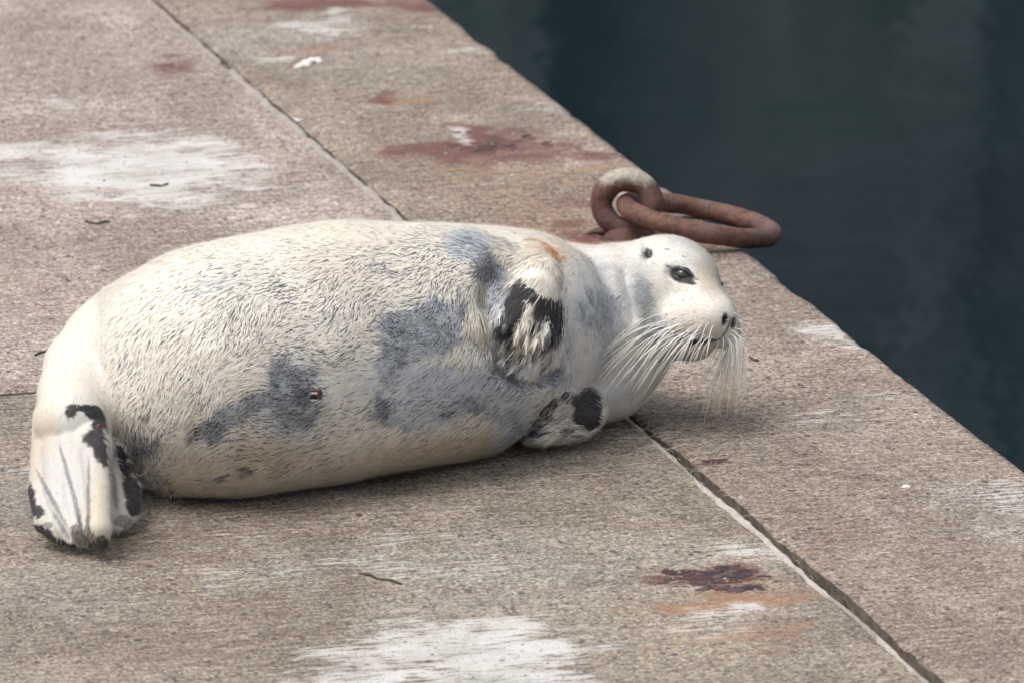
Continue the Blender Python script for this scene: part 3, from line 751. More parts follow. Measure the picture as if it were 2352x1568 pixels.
BLACK = [(1488, 583, 8, 14, .95, 10), (1612, 785, 33, 5.5, 1, -11), (1176, 806, 4, 22, .9, 22), (1200, 818, 4, 24, .9, 16), (1226, 824, 4, 24, .9, 8), (1250, 812, 4, 26, .9, 0), (1262, 935, 20, 3.5, .8, 15), (1262, 962, 22, 3.5, .8, 10), (1258, 992, 22, 3.5, .8, 8), (1280, 912, 16, 3, .7, 20), (1196, 668, 24, 28, 1, 0), (1180, 706, 26, 40, 1, 18), (1160, 750, 22, 36, 1, 18), (1222, 676, 34, 15, 1, 28), (1256, 706, 28, 22, 1, 30), (1278, 740, 13, 58, 1, 5), (1240, 720, 16, 26, .95, 0), (1222, 750, 12, 14, 1), (1262, 780, 9, 20, .8), (1200, 790, 12, 6, .6, -40), (1235, 806, 6, 16, .7), (1210, 826, 5, 14, .6, 20), (1252, 815, 6, 18, .7, 10), (1186, 815, 14, 5, .7, -40),
         (1352, 932, 32, 40, 1, 10), (1362, 962, 24, 30, 1, 10), (1336, 952, 24, 26, 1), (1330, 920, 16, 20, .9), (1302, 906, 13, 7, 1, 20), (1274, 924, 14, 7, 1, 20), (1252, 945, 15, 7, 1, 20), (1236, 970, 16, 8, 1, 20), (1310, 988, 14, 5, .8), (1285, 960, 10, 4, .6), (1330, 1002, 14, 5, .6), (1222, 992, 8, 12, .8),
         (184, 938, 36, 10, 1, 0), (218, 948, 24, 18, 1, 30), (229, 970, 17, 30, 1), (163, 946, 14, 14, 1, 30), (216, 1008, 26, 22, 1, 20), (229, 1034, 17, 32, 1, -15), (239, 1056, 8, 20, 1),
         (72, 1145, 10, 38, 1, -8), (86, 1174, 15, 18, 1), (102, 1228, 38, 15, 1, 32), (140, 1250, 38, 11, 1, 12), (176, 1226, 12, 22, .7, -20), (204, 1225, 7, 18, .7), (230, 1252, 28, 20, .92), (282, 1196, 20, 14, .5), (186, 1240, 20, 12, .7), (215, 1240, 8, 18, .6),
         (280, 1044, 12, 28, 1, -20), (291, 1082, 16, 32, 1, -22), (303, 1122, 21, 40, 1, -8), (305, 1158, 21, 24, 1), (110, 1207, 12, 9, .6),
         (184, 1205, 5, 30, .7, -14), (203, 1215, 4, 34, .7, 0)]  # these two darken hind flipper grooves: web skin and shaded gaps
TAN = [(640, 1030, 110, 40, .75, -8), (1050, 1020, 190, 26, .6, -5), (500, 1070, 90, 60, .4), (1200, 575, 60, 20, .25, 20), (890, 560, 60, 18, .15), (800, 630, 110, 30, .25, 25), (860, 760, 60, 60, .2), (960, 805, 24, 12, .7), (1250, 840, 22, 26, .55, 20), (1160, 640, 12, 34, .7), (1150, 800, 10, 20, .5),
       (95, 1030, 28, 90, .6, 8), (226, 1150, 26, 90, .45), (455, 940, 14, 60, .35), (1600, 745, 45, 30, .3), (1625, 640, 22, 45, .5, -25), (1650, 730, 10, 30, .3), (1575, 810, 60, 20, .5), (1310, 960, 80, 60, .4), (1000, 830, 30, 14, .3), (1540, 665, 40, 14, .35), (1120, 1000, 60, 16, .5), (1500, 680, 30, 40, .25), (1140, 840, 60, 20, .2), (360, 1120, 60, 40, .3)]
ORANGE = [(1278, 584, 26, 8, .9, 28), (1262, 572, 16, 6, .5, 20), (1240, 560, 30, 8, .2, 15)]
PINK = [(728, 906, 10, 18, 1, 15), (733, 925, 9, 9, .4), (584, 1079, 6, 5, .8), (227, 979, 6, 3, .7), (319, 1133, 4, 7, .3)]
def face_marks(P):
    Q = (P - H0) @ HM.T / S
    f, s_, u = Q[:, 0], Q[:, 1], Q[:, 2]
    m = np.zeros(len(P)); a = np.abs(s_)
    def e3(cf, cs, cu, rf, rs, ru, w=1.0, soft=.3):
        d = np.sqrt(((f - cf) / rf) ** 2 + ((a - cs) / rs) ** 2 + ((u - cu) / ru) ** 2); return w * (1 - sstep(1 - soft, 1 + soft, d))
    m = np.maximum(m, e3(4, 64, -4, 29, 34, 18, 1, .14)); m = np.maximum(m, e3(27, 56, -11, 12, 30, 5, 1, .3)); m = np.maximum(m, e3(-26, 66, 2, 8, 30, 4, .6))
    m = np.maximum(m, e3(134, 14, -56, 17, 8.5, 14, 1)); m = np.maximum(m, e3(136, 0, -68, 20, 3.6, 24, .7)); m = np.maximum(m, e3(136, 4, -50, 14, 10, 5, .5)); m = np.maximum(m, e3(138, 0, -104, 24, 2.6, 22, .9))
    pass
    for (mf, ms, mu) in ((121, 4, -126), (119, 14, -127), (116, 24, -128), (111, 33, -129), (105, 42, -130), (98, 50, -130.5), (91, 57, -131), (82, 63, -131), (72, 69, -131)):
        m = np.maximum(m, e3(mf, ms, mu, 13, 13, 6.0, .95, .35))
    m = np.maximum(m, e3(50, 76, -128, 30, 20, 4, .5))
    for (mf, ms, mu, r_) in ((-20, 70, 34, 1.8), (30, 60, 0, 2.6), (50, 50, -52, 2.6), (-50, 84, -40, 1.8), (10, 40, 55, 1.8), (60, 46, -40, 2), (-10, 82, -55, 2.5), (35, 70, -70, 2.4), (-60, 75, 35, 2.5), (0, 35, 60, 2.2)):
        m = np.maximum(m, e3(mf, ms, mu, r_ * 1.6, 40, r_, .55))
    # rows of follicles on the whisker pads
    row = np.sin((u + f * .25) * .75) * np.sin((f - u * .3) * .55 + np.floor((u + f * .25) * .75 / math.pi) * 1.5)
    pad = e3(82, 55, -90, 48, 50, 30, 1, .3)
    m = np.maximum(m, pad * sstep(.55, .9, row) * .65)
    grey = e3(70, 6, 50, 70, 26, 40, .35) + e3(-30, 0, 75, 60, 40, 30, .3)
    return m, grey
def coat(P, N_, jit=None):
    """fur colour, skin colour, how clumped the wet coat is, bare-skin amount"""
    U_, V_ = project(P)
    n1 = fbm(P, 20, 21, 3) - .5; n2 = fbm(P, 20, 31, 3) - .5; n3 = fbm(P, 75, 41, 2) - .5; n4 = fbm(P, 75, 51, 2) - .5
    wgt = sstep(-.25, .0, N_ @ BACK)
    Uw = U_ + n1 * 44 + n3 * 16; Vw = V_ + n2 * 44 + n4 * 16
    if jit is not None: Uw = Uw + jit[:, 0] * 5; Vw = Vw + jit[:, 1] * 5
    Us = U_ + n1 * 10 + n3 * 12; Vs = V_ + n2 * 10 + n4 * 12
    if jit is not None: Us = Us + jit[:, 0] * 3; Vs = Vs + jit[:, 1] * 3
    big = fbm(P, 6, 61, 3)
    col = C_CREAM * (1 - big[:, None] * .5) + C_WHITE * (big[:, None] * .5)
    hd = sstep(1380, 1480, U_)[:, None]; col = col * (1 - hd * .5) + C_WHITE * hd * .5
    def lay(m, c):
        nonlocal col
        m = (m * wgt)[:, None]; col = col * (1 - m) + c * m
    col = col * (1 - .10 * sstep(330, 200, U_)[:, None]) * (1 - .20 * (sstep(345, 300, U_) * sstep(930, 1030, V_))[:, None])  # hind end toned down; the far flipper's shading is put into the colour
    tanm = G(Uw, Vw, TAN, .6); low = sstep(990, 1110, V_ + (U_ - 700) * .12) * sstep(340, 420, U_) * sstep(1240, 1180, U_)  # low: tan lower belly, partly its shading put into the colour
    lay(np.clip(tanm + low * .50, 0, .9), C_TAN)
    lay(G(Uw, Vw, LGREY, .5), C_LG)
    lay(E(U_, V_, 1590, 580, 70, 22, 35, .6) * .30 * (.4 + 1.2 * vnoise(P, 60, 95)), C_LG * .8); lay(E(U_, V_, 1632, 640, 24, 48, -20, .6) * .5, C_TAN * 1.05); lay(E(U_, V_, 1605, 745, 55, 34, 0, .6) * .4, C_TAN * 1.1)
    mg = G(Uw, Vw, MGREY, .14); mgv = sstep(-.22, .22, n4 * .6 + n3)[:, None]; lay(mg * .92, C_MG * (.72 + .75 * mgv))
    sp = sstep(.55, .7, fbm(P, 55, 71, 2)) * E(U_, V_, 1395, 720, 90, 160, 0, .5); lay(sp * .45, C_MG)
    lay(G(U_ + n3 * 5, V_, [(122, 1150, 4.5, 60, .65, -28), (162, 1110, 4.5, 80, .7, -16), (180, 1185, 5, 46, .8, -14), (203, 1150, 3.5, 95, .6, 0), (140, 1205, 4.5, 34, .6, -30), (262, 1120, 8, 70, .4, -8)], .7), C_MG * .8)  # groove lines on the hind flippers: web skin plus shaded gaps, in colour
    dg = G(Us, Vs, DGREY, .35); lay(dg * .9, C_DG)
    tuft = sstep(.50, .66, fbm(P * np.array([1, 1, 2.2]), 60, 91, 2))
    bl = G(Us, Vs, BLACK, .16)
    lay(G(Us, Vs, ORANGE, .6), C_ORANGE)
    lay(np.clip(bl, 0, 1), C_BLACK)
    lay(G(Us, Vs, PINK, .4), np.array([.20, .05, .055]))
    fm, fg = face_marks(P); onhead = sstep(1400, 1450, U_)
    m = (fg * onhead)[:, None]; col = col * (1 - m) + np.array([.50, .46, .42]) * m
    m = np.clip(fm * onhead, 0, 1)[:, None]; col = col * (1 - m) + C_BLACK * m
    WET = [(700, 740, 420, 130, 1, -6), (480, 720, 200, 110, .9, -25), (380, 860, 130, 120, .85, 10), (560, 900, 200, 130, 1), (960, 650, 200, 110, .9), (1120, 720, 80, 150, 1), (1100, 870, 170, 110, .85), (640, 1020, 160, 60, .9), (330, 1030, 90, 90, 1), (1215, 780, 80, 110, .8), (1100, 590, 120, 60, .7), (1290, 950, 100, 80, .7), (850, 590, 300, 40, .5, -2), (900, 960, 300, 60, .6), (640, 600, 160, 40, .35, -12), (1300, 620, 20, 60, .2)]
    wet = G(U_ + n1 * 60, V_ + n2 * 60, WET, .45) * (.75 + .5 * big) * wgt
    wet = np.where(sstep(0, 1, wgt) > 0, wet, 0)
    wet = np.maximum(wet, .12 * sstep(1300, 1150, U_) * (V_ > 560))
    wet *= 1 - sstep(.3, .8, (bl + fm * onhead)) * .9
    wet = np.clip(wet, 0, 1)
    bare = np.clip(np.maximum(np.maximum(bl, fm * onhead), G(Us, Vs, PINK[:3], .2)), 0, 1)
    under = np.array([.06, .062, .09])
    k_ = (wet * sstep(.05, .45, wet))[:, None] * .5
    skin = col * .92 * (1 - k_) + under * k_
    lum = col.mean(1, keepdims=True)
    skin = np.where(lum < .5, np.minimum(skin, col * .5 + .005), skin)
    skin = skin * (1 - bare[:, None]) + col * bare[:, None]
    return np.clip(col, .005, .95), np.clip(skin, .005, .95), wet, bare, mg, tuft
FLOW = np.array([(300, 760, -.6, .8), (420, 680, -.8, .6), (600, 600, -.75, .65), (600, 720, -.30, .95), (480, 760, -.45, .9), (400, 900, -.25, .97), (320, 850, -.55, .85), (340, 1000, -.35, .93), (480, 900, -.15, 1),
    (560, 870, -.9, .35), (640, 820, -.95, .15), (700, 760, -.9, .4), (780, 680, -.5, .85), (860, 620, -.65, .75), (1000, 620, -.6, .8), (1050, 700, -.35, .95), (1080, 640, -.5, .85), (900, 540, -1, .1), (750, 540, -.95, .3), (1100, 550, -1, .15),
    (1180, 590, -.8, .6), (1110, 760, -.35, .95), (930, 780, -1, .1), (1000, 860, -.95, .3), (1150, 880, -.95, .25), (1200, 930, -1, .1), (900, 960, -.95, .25), (700, 980, -.9, .1), (610, 1020, -.85, -.45), (520, 960, -.9, .4), (450, 1060, -.6, .8), (520, 1100, -.85, .5),
    (700, 1070, -.9, .40), (900, 1030, -.97, .25), (1100, 990, -1, .12), (720, 860, -.9, -.2), (800, 860, -.95, .2), (1250, 560, -.95, .2), (1330, 620, -.6, .8), (1330, 750, -.35, .95), (1400, 750, -.35, .9), (1350, 850, -.6, .8), (1460, 850, -.6, .7), (1480, 640, -.8, .5),
    (1500, 560, -1, .1), (1520, 600, -.95, .2), (1520, 690, -.9, .45), (1580, 590, -.8, -.6), (1600, 680, -.9, .3), (1640, 640, -.6, -.8), (1600, 740, -.85, .5), (1600, 810, -.9, .4), (1235, 620, -.3, .95), (1200, 660, -.5, .85), (1215, 740, -.40, .92), (1235, 800, -.35, .93), (1180, 790, -.45, .9), (1280, 720, -.1, 1),
    (1350, 940, -.8, -.2), (1290, 930, -.92, .3), (1260, 990, -.95, .3), (1240, 960, -.95, .25), (180, 800, -.4, .9), (120, 880, -.25, .97), (160, 980, -.1, 1), (110, 1100, .05, 1), (160, 1120, .15, 1), (228, 1120, .05, 1), (280, 1080, .3, .9), (200, 700, -.6, .8), (560, 520, -.95, .4)])
def flow(U_, V_):
    o = np.zeros((len(U_), 2)); 
    for i in range(0, len(U_), 20000):
        d2 = (U_[i:i + 20000, None] - FLOW[:, 0]) ** 2 + (V_[i:i + 20000, None] - FLOW[:, 1]) ** 2
        w_ = 1 / (d2 + 900) ** 2.0; o[i:i + 20000] = (w_ @ FLOW[:, 2:]) / w_.sum(1)[:, None]
    return o / (np.linalg.norm(o, axis=1)[:, None] + 1e-9)

n = NT('seal_skin')
at = n('ShaderNodeAttribute', attribute_name='coat').outputs['Color']
pos = n('ShaderNodeNewGeometry').outputs['Position']
nz = n.noise(pos, 260, 3, .6)
colr = n.mix(n.rng(nz, .35, .65, 0, .35), at, n.mix(1.0, at, (.72, .72, .74), 'MULTIPLY'))
M_SKIN = n.finish(colr, .55, nz, .35, .0015)
n = NT('seal_fur')
at = n('ShaderNodeAttribute', attribute_name='coat').outputs['Color']
M_FUR = n.finish(at, .5, **{'Specular IOR Level': .35})
def plain(name, c, rough=.5, **kw): return NT(name).finish(c, rough, **kw)

seal = empty('seal', tuple(W(800, 1095, 0)))
tag(seal, 'pale cream seal with grey patches lying on its side on the concrete slabs', 'seal')
SL = np.array(seal.location)
body = mesh_obj('body', BV - SL, BF, M_SKIN, seal)
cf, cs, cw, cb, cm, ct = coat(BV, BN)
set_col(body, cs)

# ---------------- fur: tapered locks laid on the skin (one mesh)
def sample(count, dens):
    q = BV[BF]; ar = .5 * np.linalg.norm(np.cross(q[:, 2] - q[:, 0], q[:, 3] - q[:, 1]), axis=1)
    wq = ar * dens[BF].mean(1); cdf = np.cumsum(wq); cdf /= cdf[-1]
    # stratified draw keeps the cover even
    idx = np.searchsorted(cdf, (np.arange(count) + rng.random(count)) / count); idx = np.clip(idx, 0, len(BF) - 1)
    a_, b_ = rng.random(count)[:, None], rng.random(count)[:, None]
    def bl_(X): x = X[BF[idx]]; return (x[:, 0] * (1 - a_) + x[:, 1] * a_) * (1 - b_) + (x[:, 3] * (1 - a_) + x[:, 2] * a_) * b_
    nn = bl_(BN); return bl_(BV), nn / np.linalg.norm(nn, axis=1)[:, None]
def locks(P, N_, D, L, Wd, lift, bend, colr, segs=3, ridge=.35, jit=None):
    """returns verts, faces, colours of flat tapered locks; D tangent direction"""
    m = len(P); B = np.cross(N_, D); V = np.zeros((m, segs + 1, 3, 3)); 
    prof = np.interp(np.linspace(0, 1, segs + 1), [0, .3, .65, 1], [.55, 1, .8, .06])
    hgt = np.interp(np.linspace(0, 1, segs + 1), [0, .35, .7, 1], [-.25, .8, 1, .55])
    for i in range(segs + 1):
        t = i / segs
        c = P + D * (L * t)[:, None] + B * (bend * L * t * t)[:, None] + N_ * (lift * hgt[i])[:, None] 
        wv_ = (Wd * prof[i] * .5)[:, None]
        V[:, i, 0] = c - B * wv_; V[:, i, 1] = c + N_ * wv_ * 2 * ridge; V[:, i, 2] = c + B * wv_
    b_ = (np.arange(m) * (segs + 1) * 3)[:, None, None, None]
    tpl = np.array([[[i * 3 + j, i * 3 + j + 1, i * 3 + j + 4, i * 3 + j + 3] for j in (0, 1)] for i in range(segs)])
    F = (tpl[None] + b_).reshape(-1, 4)
    cc = np.repeat(colr, (segs + 1) * 3, 0)
    return V.reshape(-1, 3), F, cc
U_, V_ = project(BV); fr = BN @ BACK
hf_ = sstep(1380, 1470, U_)
hide = (BV[:, 2] < .012)
foot = sstep(1140, 1155, U_) * sstep(1300, 1280, U_) * sstep(600, 640, V_) * (V_ < 870)
dens = (.35 + .65 * sstep(-.35, .1, fr)) * (1 + 2.2 * hf_) * (1 + 1.2 * foot + .8 * cm)
dens = np.where(hide, 0, dens) * (1 - .85 * cb)
NL = 116000
P, N_ = sample(NL, dens)
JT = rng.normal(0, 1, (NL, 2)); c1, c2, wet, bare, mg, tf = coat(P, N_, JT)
u_, v_ = project(P); fl = flow(u_, v_)
ang = rng.normal(0, 1, NL) * (.06 + .05 * wet) + (fbm(P, 14, 77, 2) - .5) * 1.2 + (fbm(P, 40, 78, 2) - .5) * .6
ca, sa = np.cos(ang), np.sin(ang); fl = np.stack([fl[:, 0] * ca - fl[:, 1] * sa, fl[:, 0] * sa + fl[:, 1] * ca], 1)
D = fl[:, :1] * RIGHT - fl[:, 1:] * UP; D = D - N_ * (D * N_).sum(1)[:, None]; D /= np.linalg.norm(D, axis=1)[:, None] + 1e-9
hd = np.maximum(sstep(1400, 1470, u_), .75 * sstep(1285, 1330, u_ + (v_ > 860) * -110)); pawz = ((u_ > 1135) & (u_ < 1400) & (v_ > 600) & (v_ > 880 - (u_ - 1140) * 3) ).astype(float)
hind = np.maximum(sstep(260, 200, u_), sstep(345, 315, u_) * (v_ > 1020))
short = np.clip(np.maximum(np.maximum(mg, hd), hind), 0, 1)
L = (.029 * (1 - short) + .009 * short) * (1 - .70 * hind) * (.7 + .6 * rng.random(NL)) * (.75 + .35 * wet)
Wd = (.0026 * (1 - short) + .0017 * short) * (.7 + .6 * rng.random(NL))
lift = (1 - .75 * hind) * (.0010 * (1 - short) + .0006 * short) * (.6 + .8 * rng.random(NL)) * (.5 + .6 * wet)
tbare = coat(P + D * (L * .8)[:, None], N_)[3]; L = L * np.where((tbare > .5) & (bare < .5), .35, 1)
tone = (.90 + .16 * rng.random(NL) - .14 * hd * (rng.random(NL) < .35))[:, None]; tone = tone * (1 - .32 * mg[:, None] * (rng.random(NL)[:, None] < .45))
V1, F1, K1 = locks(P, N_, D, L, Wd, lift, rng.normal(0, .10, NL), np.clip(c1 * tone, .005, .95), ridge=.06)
# dark strands laid over the locks, painting the shadowed gaps and dark skin between
ND = 5500
P, N_ = sample(ND, np.where(hide, 0, cw ** 2 * (1 - cb)) * (.35 + .9 * sstep(.40, .65, fbm(BV, 22, 111, 3))) * sstep(230, 290, project(BV)[0]) * (fr > -.3))
c1, c2, wet, bare, mg, tf = coat(P, N_); u_, v_ = project(P); fl = flow(u_, v_)
ang = rng.normal(0, .10, ND) + (fbm(P, 14, 77, 2) - .5) * 1.2 + (fbm(P, 40, 78, 2) - .5) * .6; ca, sa = np.cos(ang), np.sin(ang); fl = np.stack([fl[:, 0] * ca - fl[:, 1] * sa, fl[:, 0] * sa + fl[:, 1] * ca], 1)
D = fl[:, :1] * RIGHT - fl[:, 1:] * UP; D = D - N_ * (D * N_).sum(1)[:, None]; D /= np.linalg.norm(D, axis=1)[:, None] + 1e-9
lg = c1.mean(1, keepdims=True)
dc = np.array([.075, .078, .105]) * rng.uniform(.7, 1.7, (ND, 1)) * np.clip(lg * 1.6, .35, 1.2)
V4, F4, K4 = locks(P, N_, D, (.014 + .014 * rng.random(ND)) * (1 - .4 * mg), .0010 + .0008 * rng.random(ND), np.full(ND, .0021), rng.normal(0, .15, ND), dc, segs=2, ridge=.05)
# pale guard hairs over the grey and black fur
NG = 15000
P, N_ = sample(NG, np.where(hide, 0, .08 + .9 * cm + .5 * cb * (1 - hf_) + .25 * (cw > .5)) * (fr > -.2))
c1, c2, wet, bare, mg, tf = coat(P, N_); u_, v_ = project(P); fl = flow(u_, v_)
ang = rng.normal(0, .4, NG); ca, sa = np.cos(ang), np.sin(ang); fl = np.stack([fl[:, 0] * ca - fl[:, 1] * sa, fl[:, 0] * sa + fl[:, 1] * ca], 1)
D = fl[:, :1] * RIGHT - fl[:, 1:] * UP; D = D - N_ * (D * N_).sum(1)[:, None]; D /= np.linalg.norm(D, axis=1)[:, None] + 1e-9
gc = c1 * .45 + np.array([.60, .62, .64]) * .55
gc = np.where((bare > .5)[:, None], c1 * 2.2 + .015, gc)
V2, F2, K2 = locks(P, N_, D, .009 + .006 * rng.random(NG), np.full(NG, .0011), np.full(NG, .0020), rng.normal(0, .2, NG), np.clip(gc, .005, .9), segs=2)
# fine upright fuzz that breaks the outline
NF = 42000
rim = np.exp(-(fr / .35) ** 2)
P, N_ = sample(NF, np.where(hide, 0, (.15 + rim) * (1 - .9 * cb)) * (.25 + .75 * sstep(200, 290, U_)) * (1 + 1.2 * hf_))
c1, *_r = coat(P, N_); u_, v_ = project(P); fl = flow(u_, v_)
D = fl[:, :1] * RIGHT - fl[:, 1:] * UP; D = D - N_ * (D * N_).sum(1)[:, None]; D /= np.linalg.norm(D, axis=1)[:, None] + 1e-9
D2 = D + N_ * (.25 + .5 * rng.random(NF))[:, None] + rng.normal(0, .18, (NF, 3)); D2 /= np.linalg.norm(D2, axis=1)[:, None]
hl = sstep(1420, 1480, u_)
V3, F3, K3 = locks(P, N_, D2, (.008 + .008 * rng.random(NF)) * (1 - .45 * hl), np.full(NF, .0009), np.full(NF, .0002), rng.normal(0, .25, NF), np.clip(c1 * 1.03, .005, .92), segs=2, ridge=.1)
o1 = len(V1); o2 = o1 + len(V2); o3 = o2 + len(V3)
FV = np.vstack([V1, V2, V3, V4]) - SL; FV[:, 2] = np.maximum(FV[:, 2], .0005)
fur = mesh_obj('fur', FV, np.vstack([F1, F2 + o1, F3 + o2, F4 + o3]), M_FUR, seal)
set_col(fur, np.vstack([K1, K2, K3, K4])); tag(fur, kind='stuff')

# ---------------- eyes, lids, claws, whiskers, navel
bvh = BVHTree.FromPolygons([tuple(p) for p in BV], [tuple(int(x) for x in f) for f in BF[:, :]])
def hit(u, v):
    d = ray(u, v); loc, nor, i_, dist_ = bvh.ray_cast(Vector(CAM), Vector(d).normalized())
    return (np.array(loc), np.array(nor)) if loc is not None else (None, None)
n = NT('eyeball'); pos = n('ShaderNodeTexCoord').outputs['Object']
rad = n.vmath('LENGTH', n.vmath('MULTIPLY', pos, (1, 0, 1)), out=1)
M_EYEB = n.finish(n.mix(n.rng(rad, .008, .013), (.012, .013, .016), (.035, .038, .045)), .22, **{'Coat Weight': .6, 'Coat Roughness': .08})
M_LID = plain('eyelid_skin', (.030, .032, .040), .32)
M_CLAW = simple_mat('claw_horn', (.05, .055, .065), (.12, .13, .145), 60, .35, .0005)
for sg in (1, -1):
    A_ = hS * sg * .80 + hF * .56 + hU * .06; A_ /= np.linalg.norm(A_)
    T_ = hF - A_ * (hF @ A_); T_ /= np.linalg.norm(T_); Q_ = np.cross(T_, A_) * 1.0
    if Q_ @ hU < 0: Q_ = -Q_
    C_ = hp(-5, sg * (50 if sg > 0 else 42), -5)
    bm = bmesh.new(); bmesh.ops.create_uvsphere(bm, u_segments=32, v_segments=20, radius=21 * S)
    me = bpy.data.meshes.new('eye'); bm.to_mesh(me); bm.free(); me.materials.append(M_EYEB); me.polygons.foreach_set('use_smooth', np.ones(len(me.polygons), bool))
    o = bpy.data.objects.new('eye', me); COL.objects.link(o); o.parent = seal
    o.rotation_euler = Matrix([T_ * sg, -A_ * sg * sg, Q_]).transposed().to_euler()
    o.location = C_ - SL
    for lidn, sgn_ in (('upper_eyelid', 1), ('lower_eyelid', -1)):
        pts = []; rr_ = []
        for i in range(21):
            t = math.pi * i / 20
            x = 21 * math.cos(t); y = (12.4 if sgn_ > 0 else 11.2) * math.sin(t) * sgn_
            if math.cos(t) > .55: q = (math.cos(t) - .55) / .45; x += 8 * q ** 1.5; y -= 4 * q
            pts.append(C_ + (T_ * x + Q_ * y + A_ * math.sqrt(max(22.8 ** 2 - x * x - y * y, 60))) * S); rr_.append((1.2 + (2.3 if sgn_ > 0 else 1.4) * math.sin(t)) * S)
        V, F = tube(pts, rr_, 8)
        mesh_obj('eyelid', np.array(V) - SL, F, M_LID, seal)
# claws
def claw(u, v, du, dv, ln, r, up_=.006):
    p, nn = hit(u, v)
    if p is None: return
    d = RIGHT * du - UP * dv; d = d - nn * (d @ nn); d /= np.linalg.norm(d)
    pts = [p - d * ln * S * .5 + nn * .001, p + nn * (up_ * .8), p + d * ln * S * .5 + nn * up_, p + d * ln * S + nn * up_ * .35]
    V, F = tube(pts, np.array([.75, 1, .8, .15]) * r * S, 10)
    mesh_obj('claw', np.array(V) - SL, F, M_CLAW, seal)
for a_ in ((1159, 752, -.35, .93, 20, 8), (1174, 790, -.4, .92, 18, 6.5)): claw(*a_)
for a_ in ((1296, 904, -.9, .4, 13, 5.5), (1268, 921, -.9, .4, 14, 6), (1246, 943, -.9, .4, 14, 6), (1230, 968, -.9, .4, 15, 6), (1230, 998, -.95, .3, 12, 5)): claw(*a_)
# whiskers
M_WH = plain('whisker_pale', (.78, .77, .70), .35)
n = NT('whisker_tip'); at = n('ShaderNodeAttribute', attribute_name='coat').outputs['Color']; M_WH = n.finish(at, .35)
def whisker(p0, p1, p2, p3, r0, tipc, k=14):
    t = np.linspace(0, 1, k)[:, None]
    pts = (1 - t) ** 3 * p0 + 3 * (1 - t) ** 2 * t * p1 + 3 * (1 - t) * t * t * p2 + t ** 3 * p3
    V, F = tube(pts, r0 * (1 - .72 * t[:, 0] ** 1.3), 5)
    o = mesh_obj('whisker', np.array(V) - SL, F, M_WH, seal)
    q = np.repeat(t[:, 0], 5)[:, None]; base = np.array([.84, .84, .81])
    set_col(o, base * (1 - q ** 3) + tipc * q ** 3)
C_YT = np.array([.66, .55, .36]); C_WT = np.array([.80, .78, .68])
def lerp_path(path, t):
    path = np.array(path, float); return np.array([np.interp(t, path[:, 0], path[:, k]) for k in range(1, path.shape[1])])
tips = [(0, 1328, 848), (.12, 1352, 862), (.25, 1378, 905), (.4, 1425, 900), (.55, 1462, 905), (.7, 1520, 868), (.85, 1570, 862), (1, 1622, 842)]
nW = 50
for i in range(nW):
    t = (i + rng.random() * .7) / nW
    row = rng.integers(0, 4)
    ru = 1522 + 118 * t + rng.normal(0, 5); rv = 722 + 26 * t + row * 12 + rng.normal(0, 3)
    p0, nn = hit(ru, rv)
    if p0 is None: continue
    tu, tv = lerp_path(tips, t); sc_ = .62 + .42 * rng.random() if i % 2 else .95 + .1 * rng.random()
    tu = ru + (tu - ru) * sc_ + rng.normal(0, 6); tv = rv + (tv - rv) * sc_ + rng.normal(0, 6)
    c0 = DIST + (p0 - CAM) @ BACK
    p3 = Wc(tu, tv, c0 + .05 + .05 * (1 - t)); lnv = np.linalg.norm(p3 - p0)
    d0 = -hF * .25 * (1 - t * .7) + hS * .75 + hU * (.10 + .25 * (1 - t)) + camd(-.35 * (1 - t), -.15, 0); d0 /= np.linalg.norm(d0)
    mu_, mv_ = ru + (tu - ru) * .55, rv + (tv - rv) * .55 - 34 * (1 - t * .55)
    whisker(p0 - nn * .002, p0 + d0 * lnv * .12 + (Wc(mu_, mv_, c0 + .05) - p0) * .28, Wc(mu_ - 8 * (1 - t), mv_ + 4, c0 + .075), p3, .00088 + .0004 * rng.random() * (1.3 - t), C_YT if rng.random() < .3 else C_WT)
tips2 = [(0, 1588, 940), (.15, 1612, 975), (.35, 1650, 968), (.55, 1672, 960), (.75, 1695, 955), (.9, 1708, 880), (1, 1722, 815)]
for i in range(60):
    t = (i + rng.random()) / 60
    ru = 1646 + 42 * t + rng.normal(0, 3); rv = 802 - 42 * t * t + rng.normal(0, 8)
    p0, nn = hit(ru, rv)
    if p0 is None: p0 = hp(92, -58, -92 + rng.normal(0, 6)); nn = -hS
    c0 = DIST + (p0 - CAM) @ BACK; u0_, v0_ = project(p0)
    tu, tv = lerp_path(tips2, t); sc_ = .70 + .34 * rng.random()
    tu = u0_ + (tu - u0_) * sc_ + rng.normal(0, 5); tv = v0_ + (tv - v0_) * sc_
    p3 = Wc(tu, tv, c0 - .02); lnv = np.linalg.norm(p3 - p0)
    out = camd(.35 + .6 * t, -.25 + .35 * t, .2); 
    whisker(p0, p0 + out * lnv * .22, Wc(u0_ + (tu - u0_) * .75 + 10 * t, v0_ + (tv - v0_) * .45, c0 + .01), p3, .00095 + .0004 * rng.random(), C_YT * np.array([1.1, .95, .8]) if rng.random() < .4 else C_WT)
for (ru, rv, tu, tv) in ((1688, 718, 1722, 742), (1690, 728, 1716, 760), (1689, 740, 1722, 745), (1660, 640, 1668, 628), (1562, 560, 1570, 545)):
    p0, nn = hit(ru - 3, rv)
    if p0 is None: continue
    c0 = DIST + (p0 - CAM) @ BACK
    whisker(p0, Wc((ru + tu) / 2, (rv + tv) / 2 - 5, c0), Wc((ru + 3 * tu) / 4, (rv + 3 * tv) / 4 - 3, c0), Wc(tu, tv, c0), .0006, C_WT, 8)
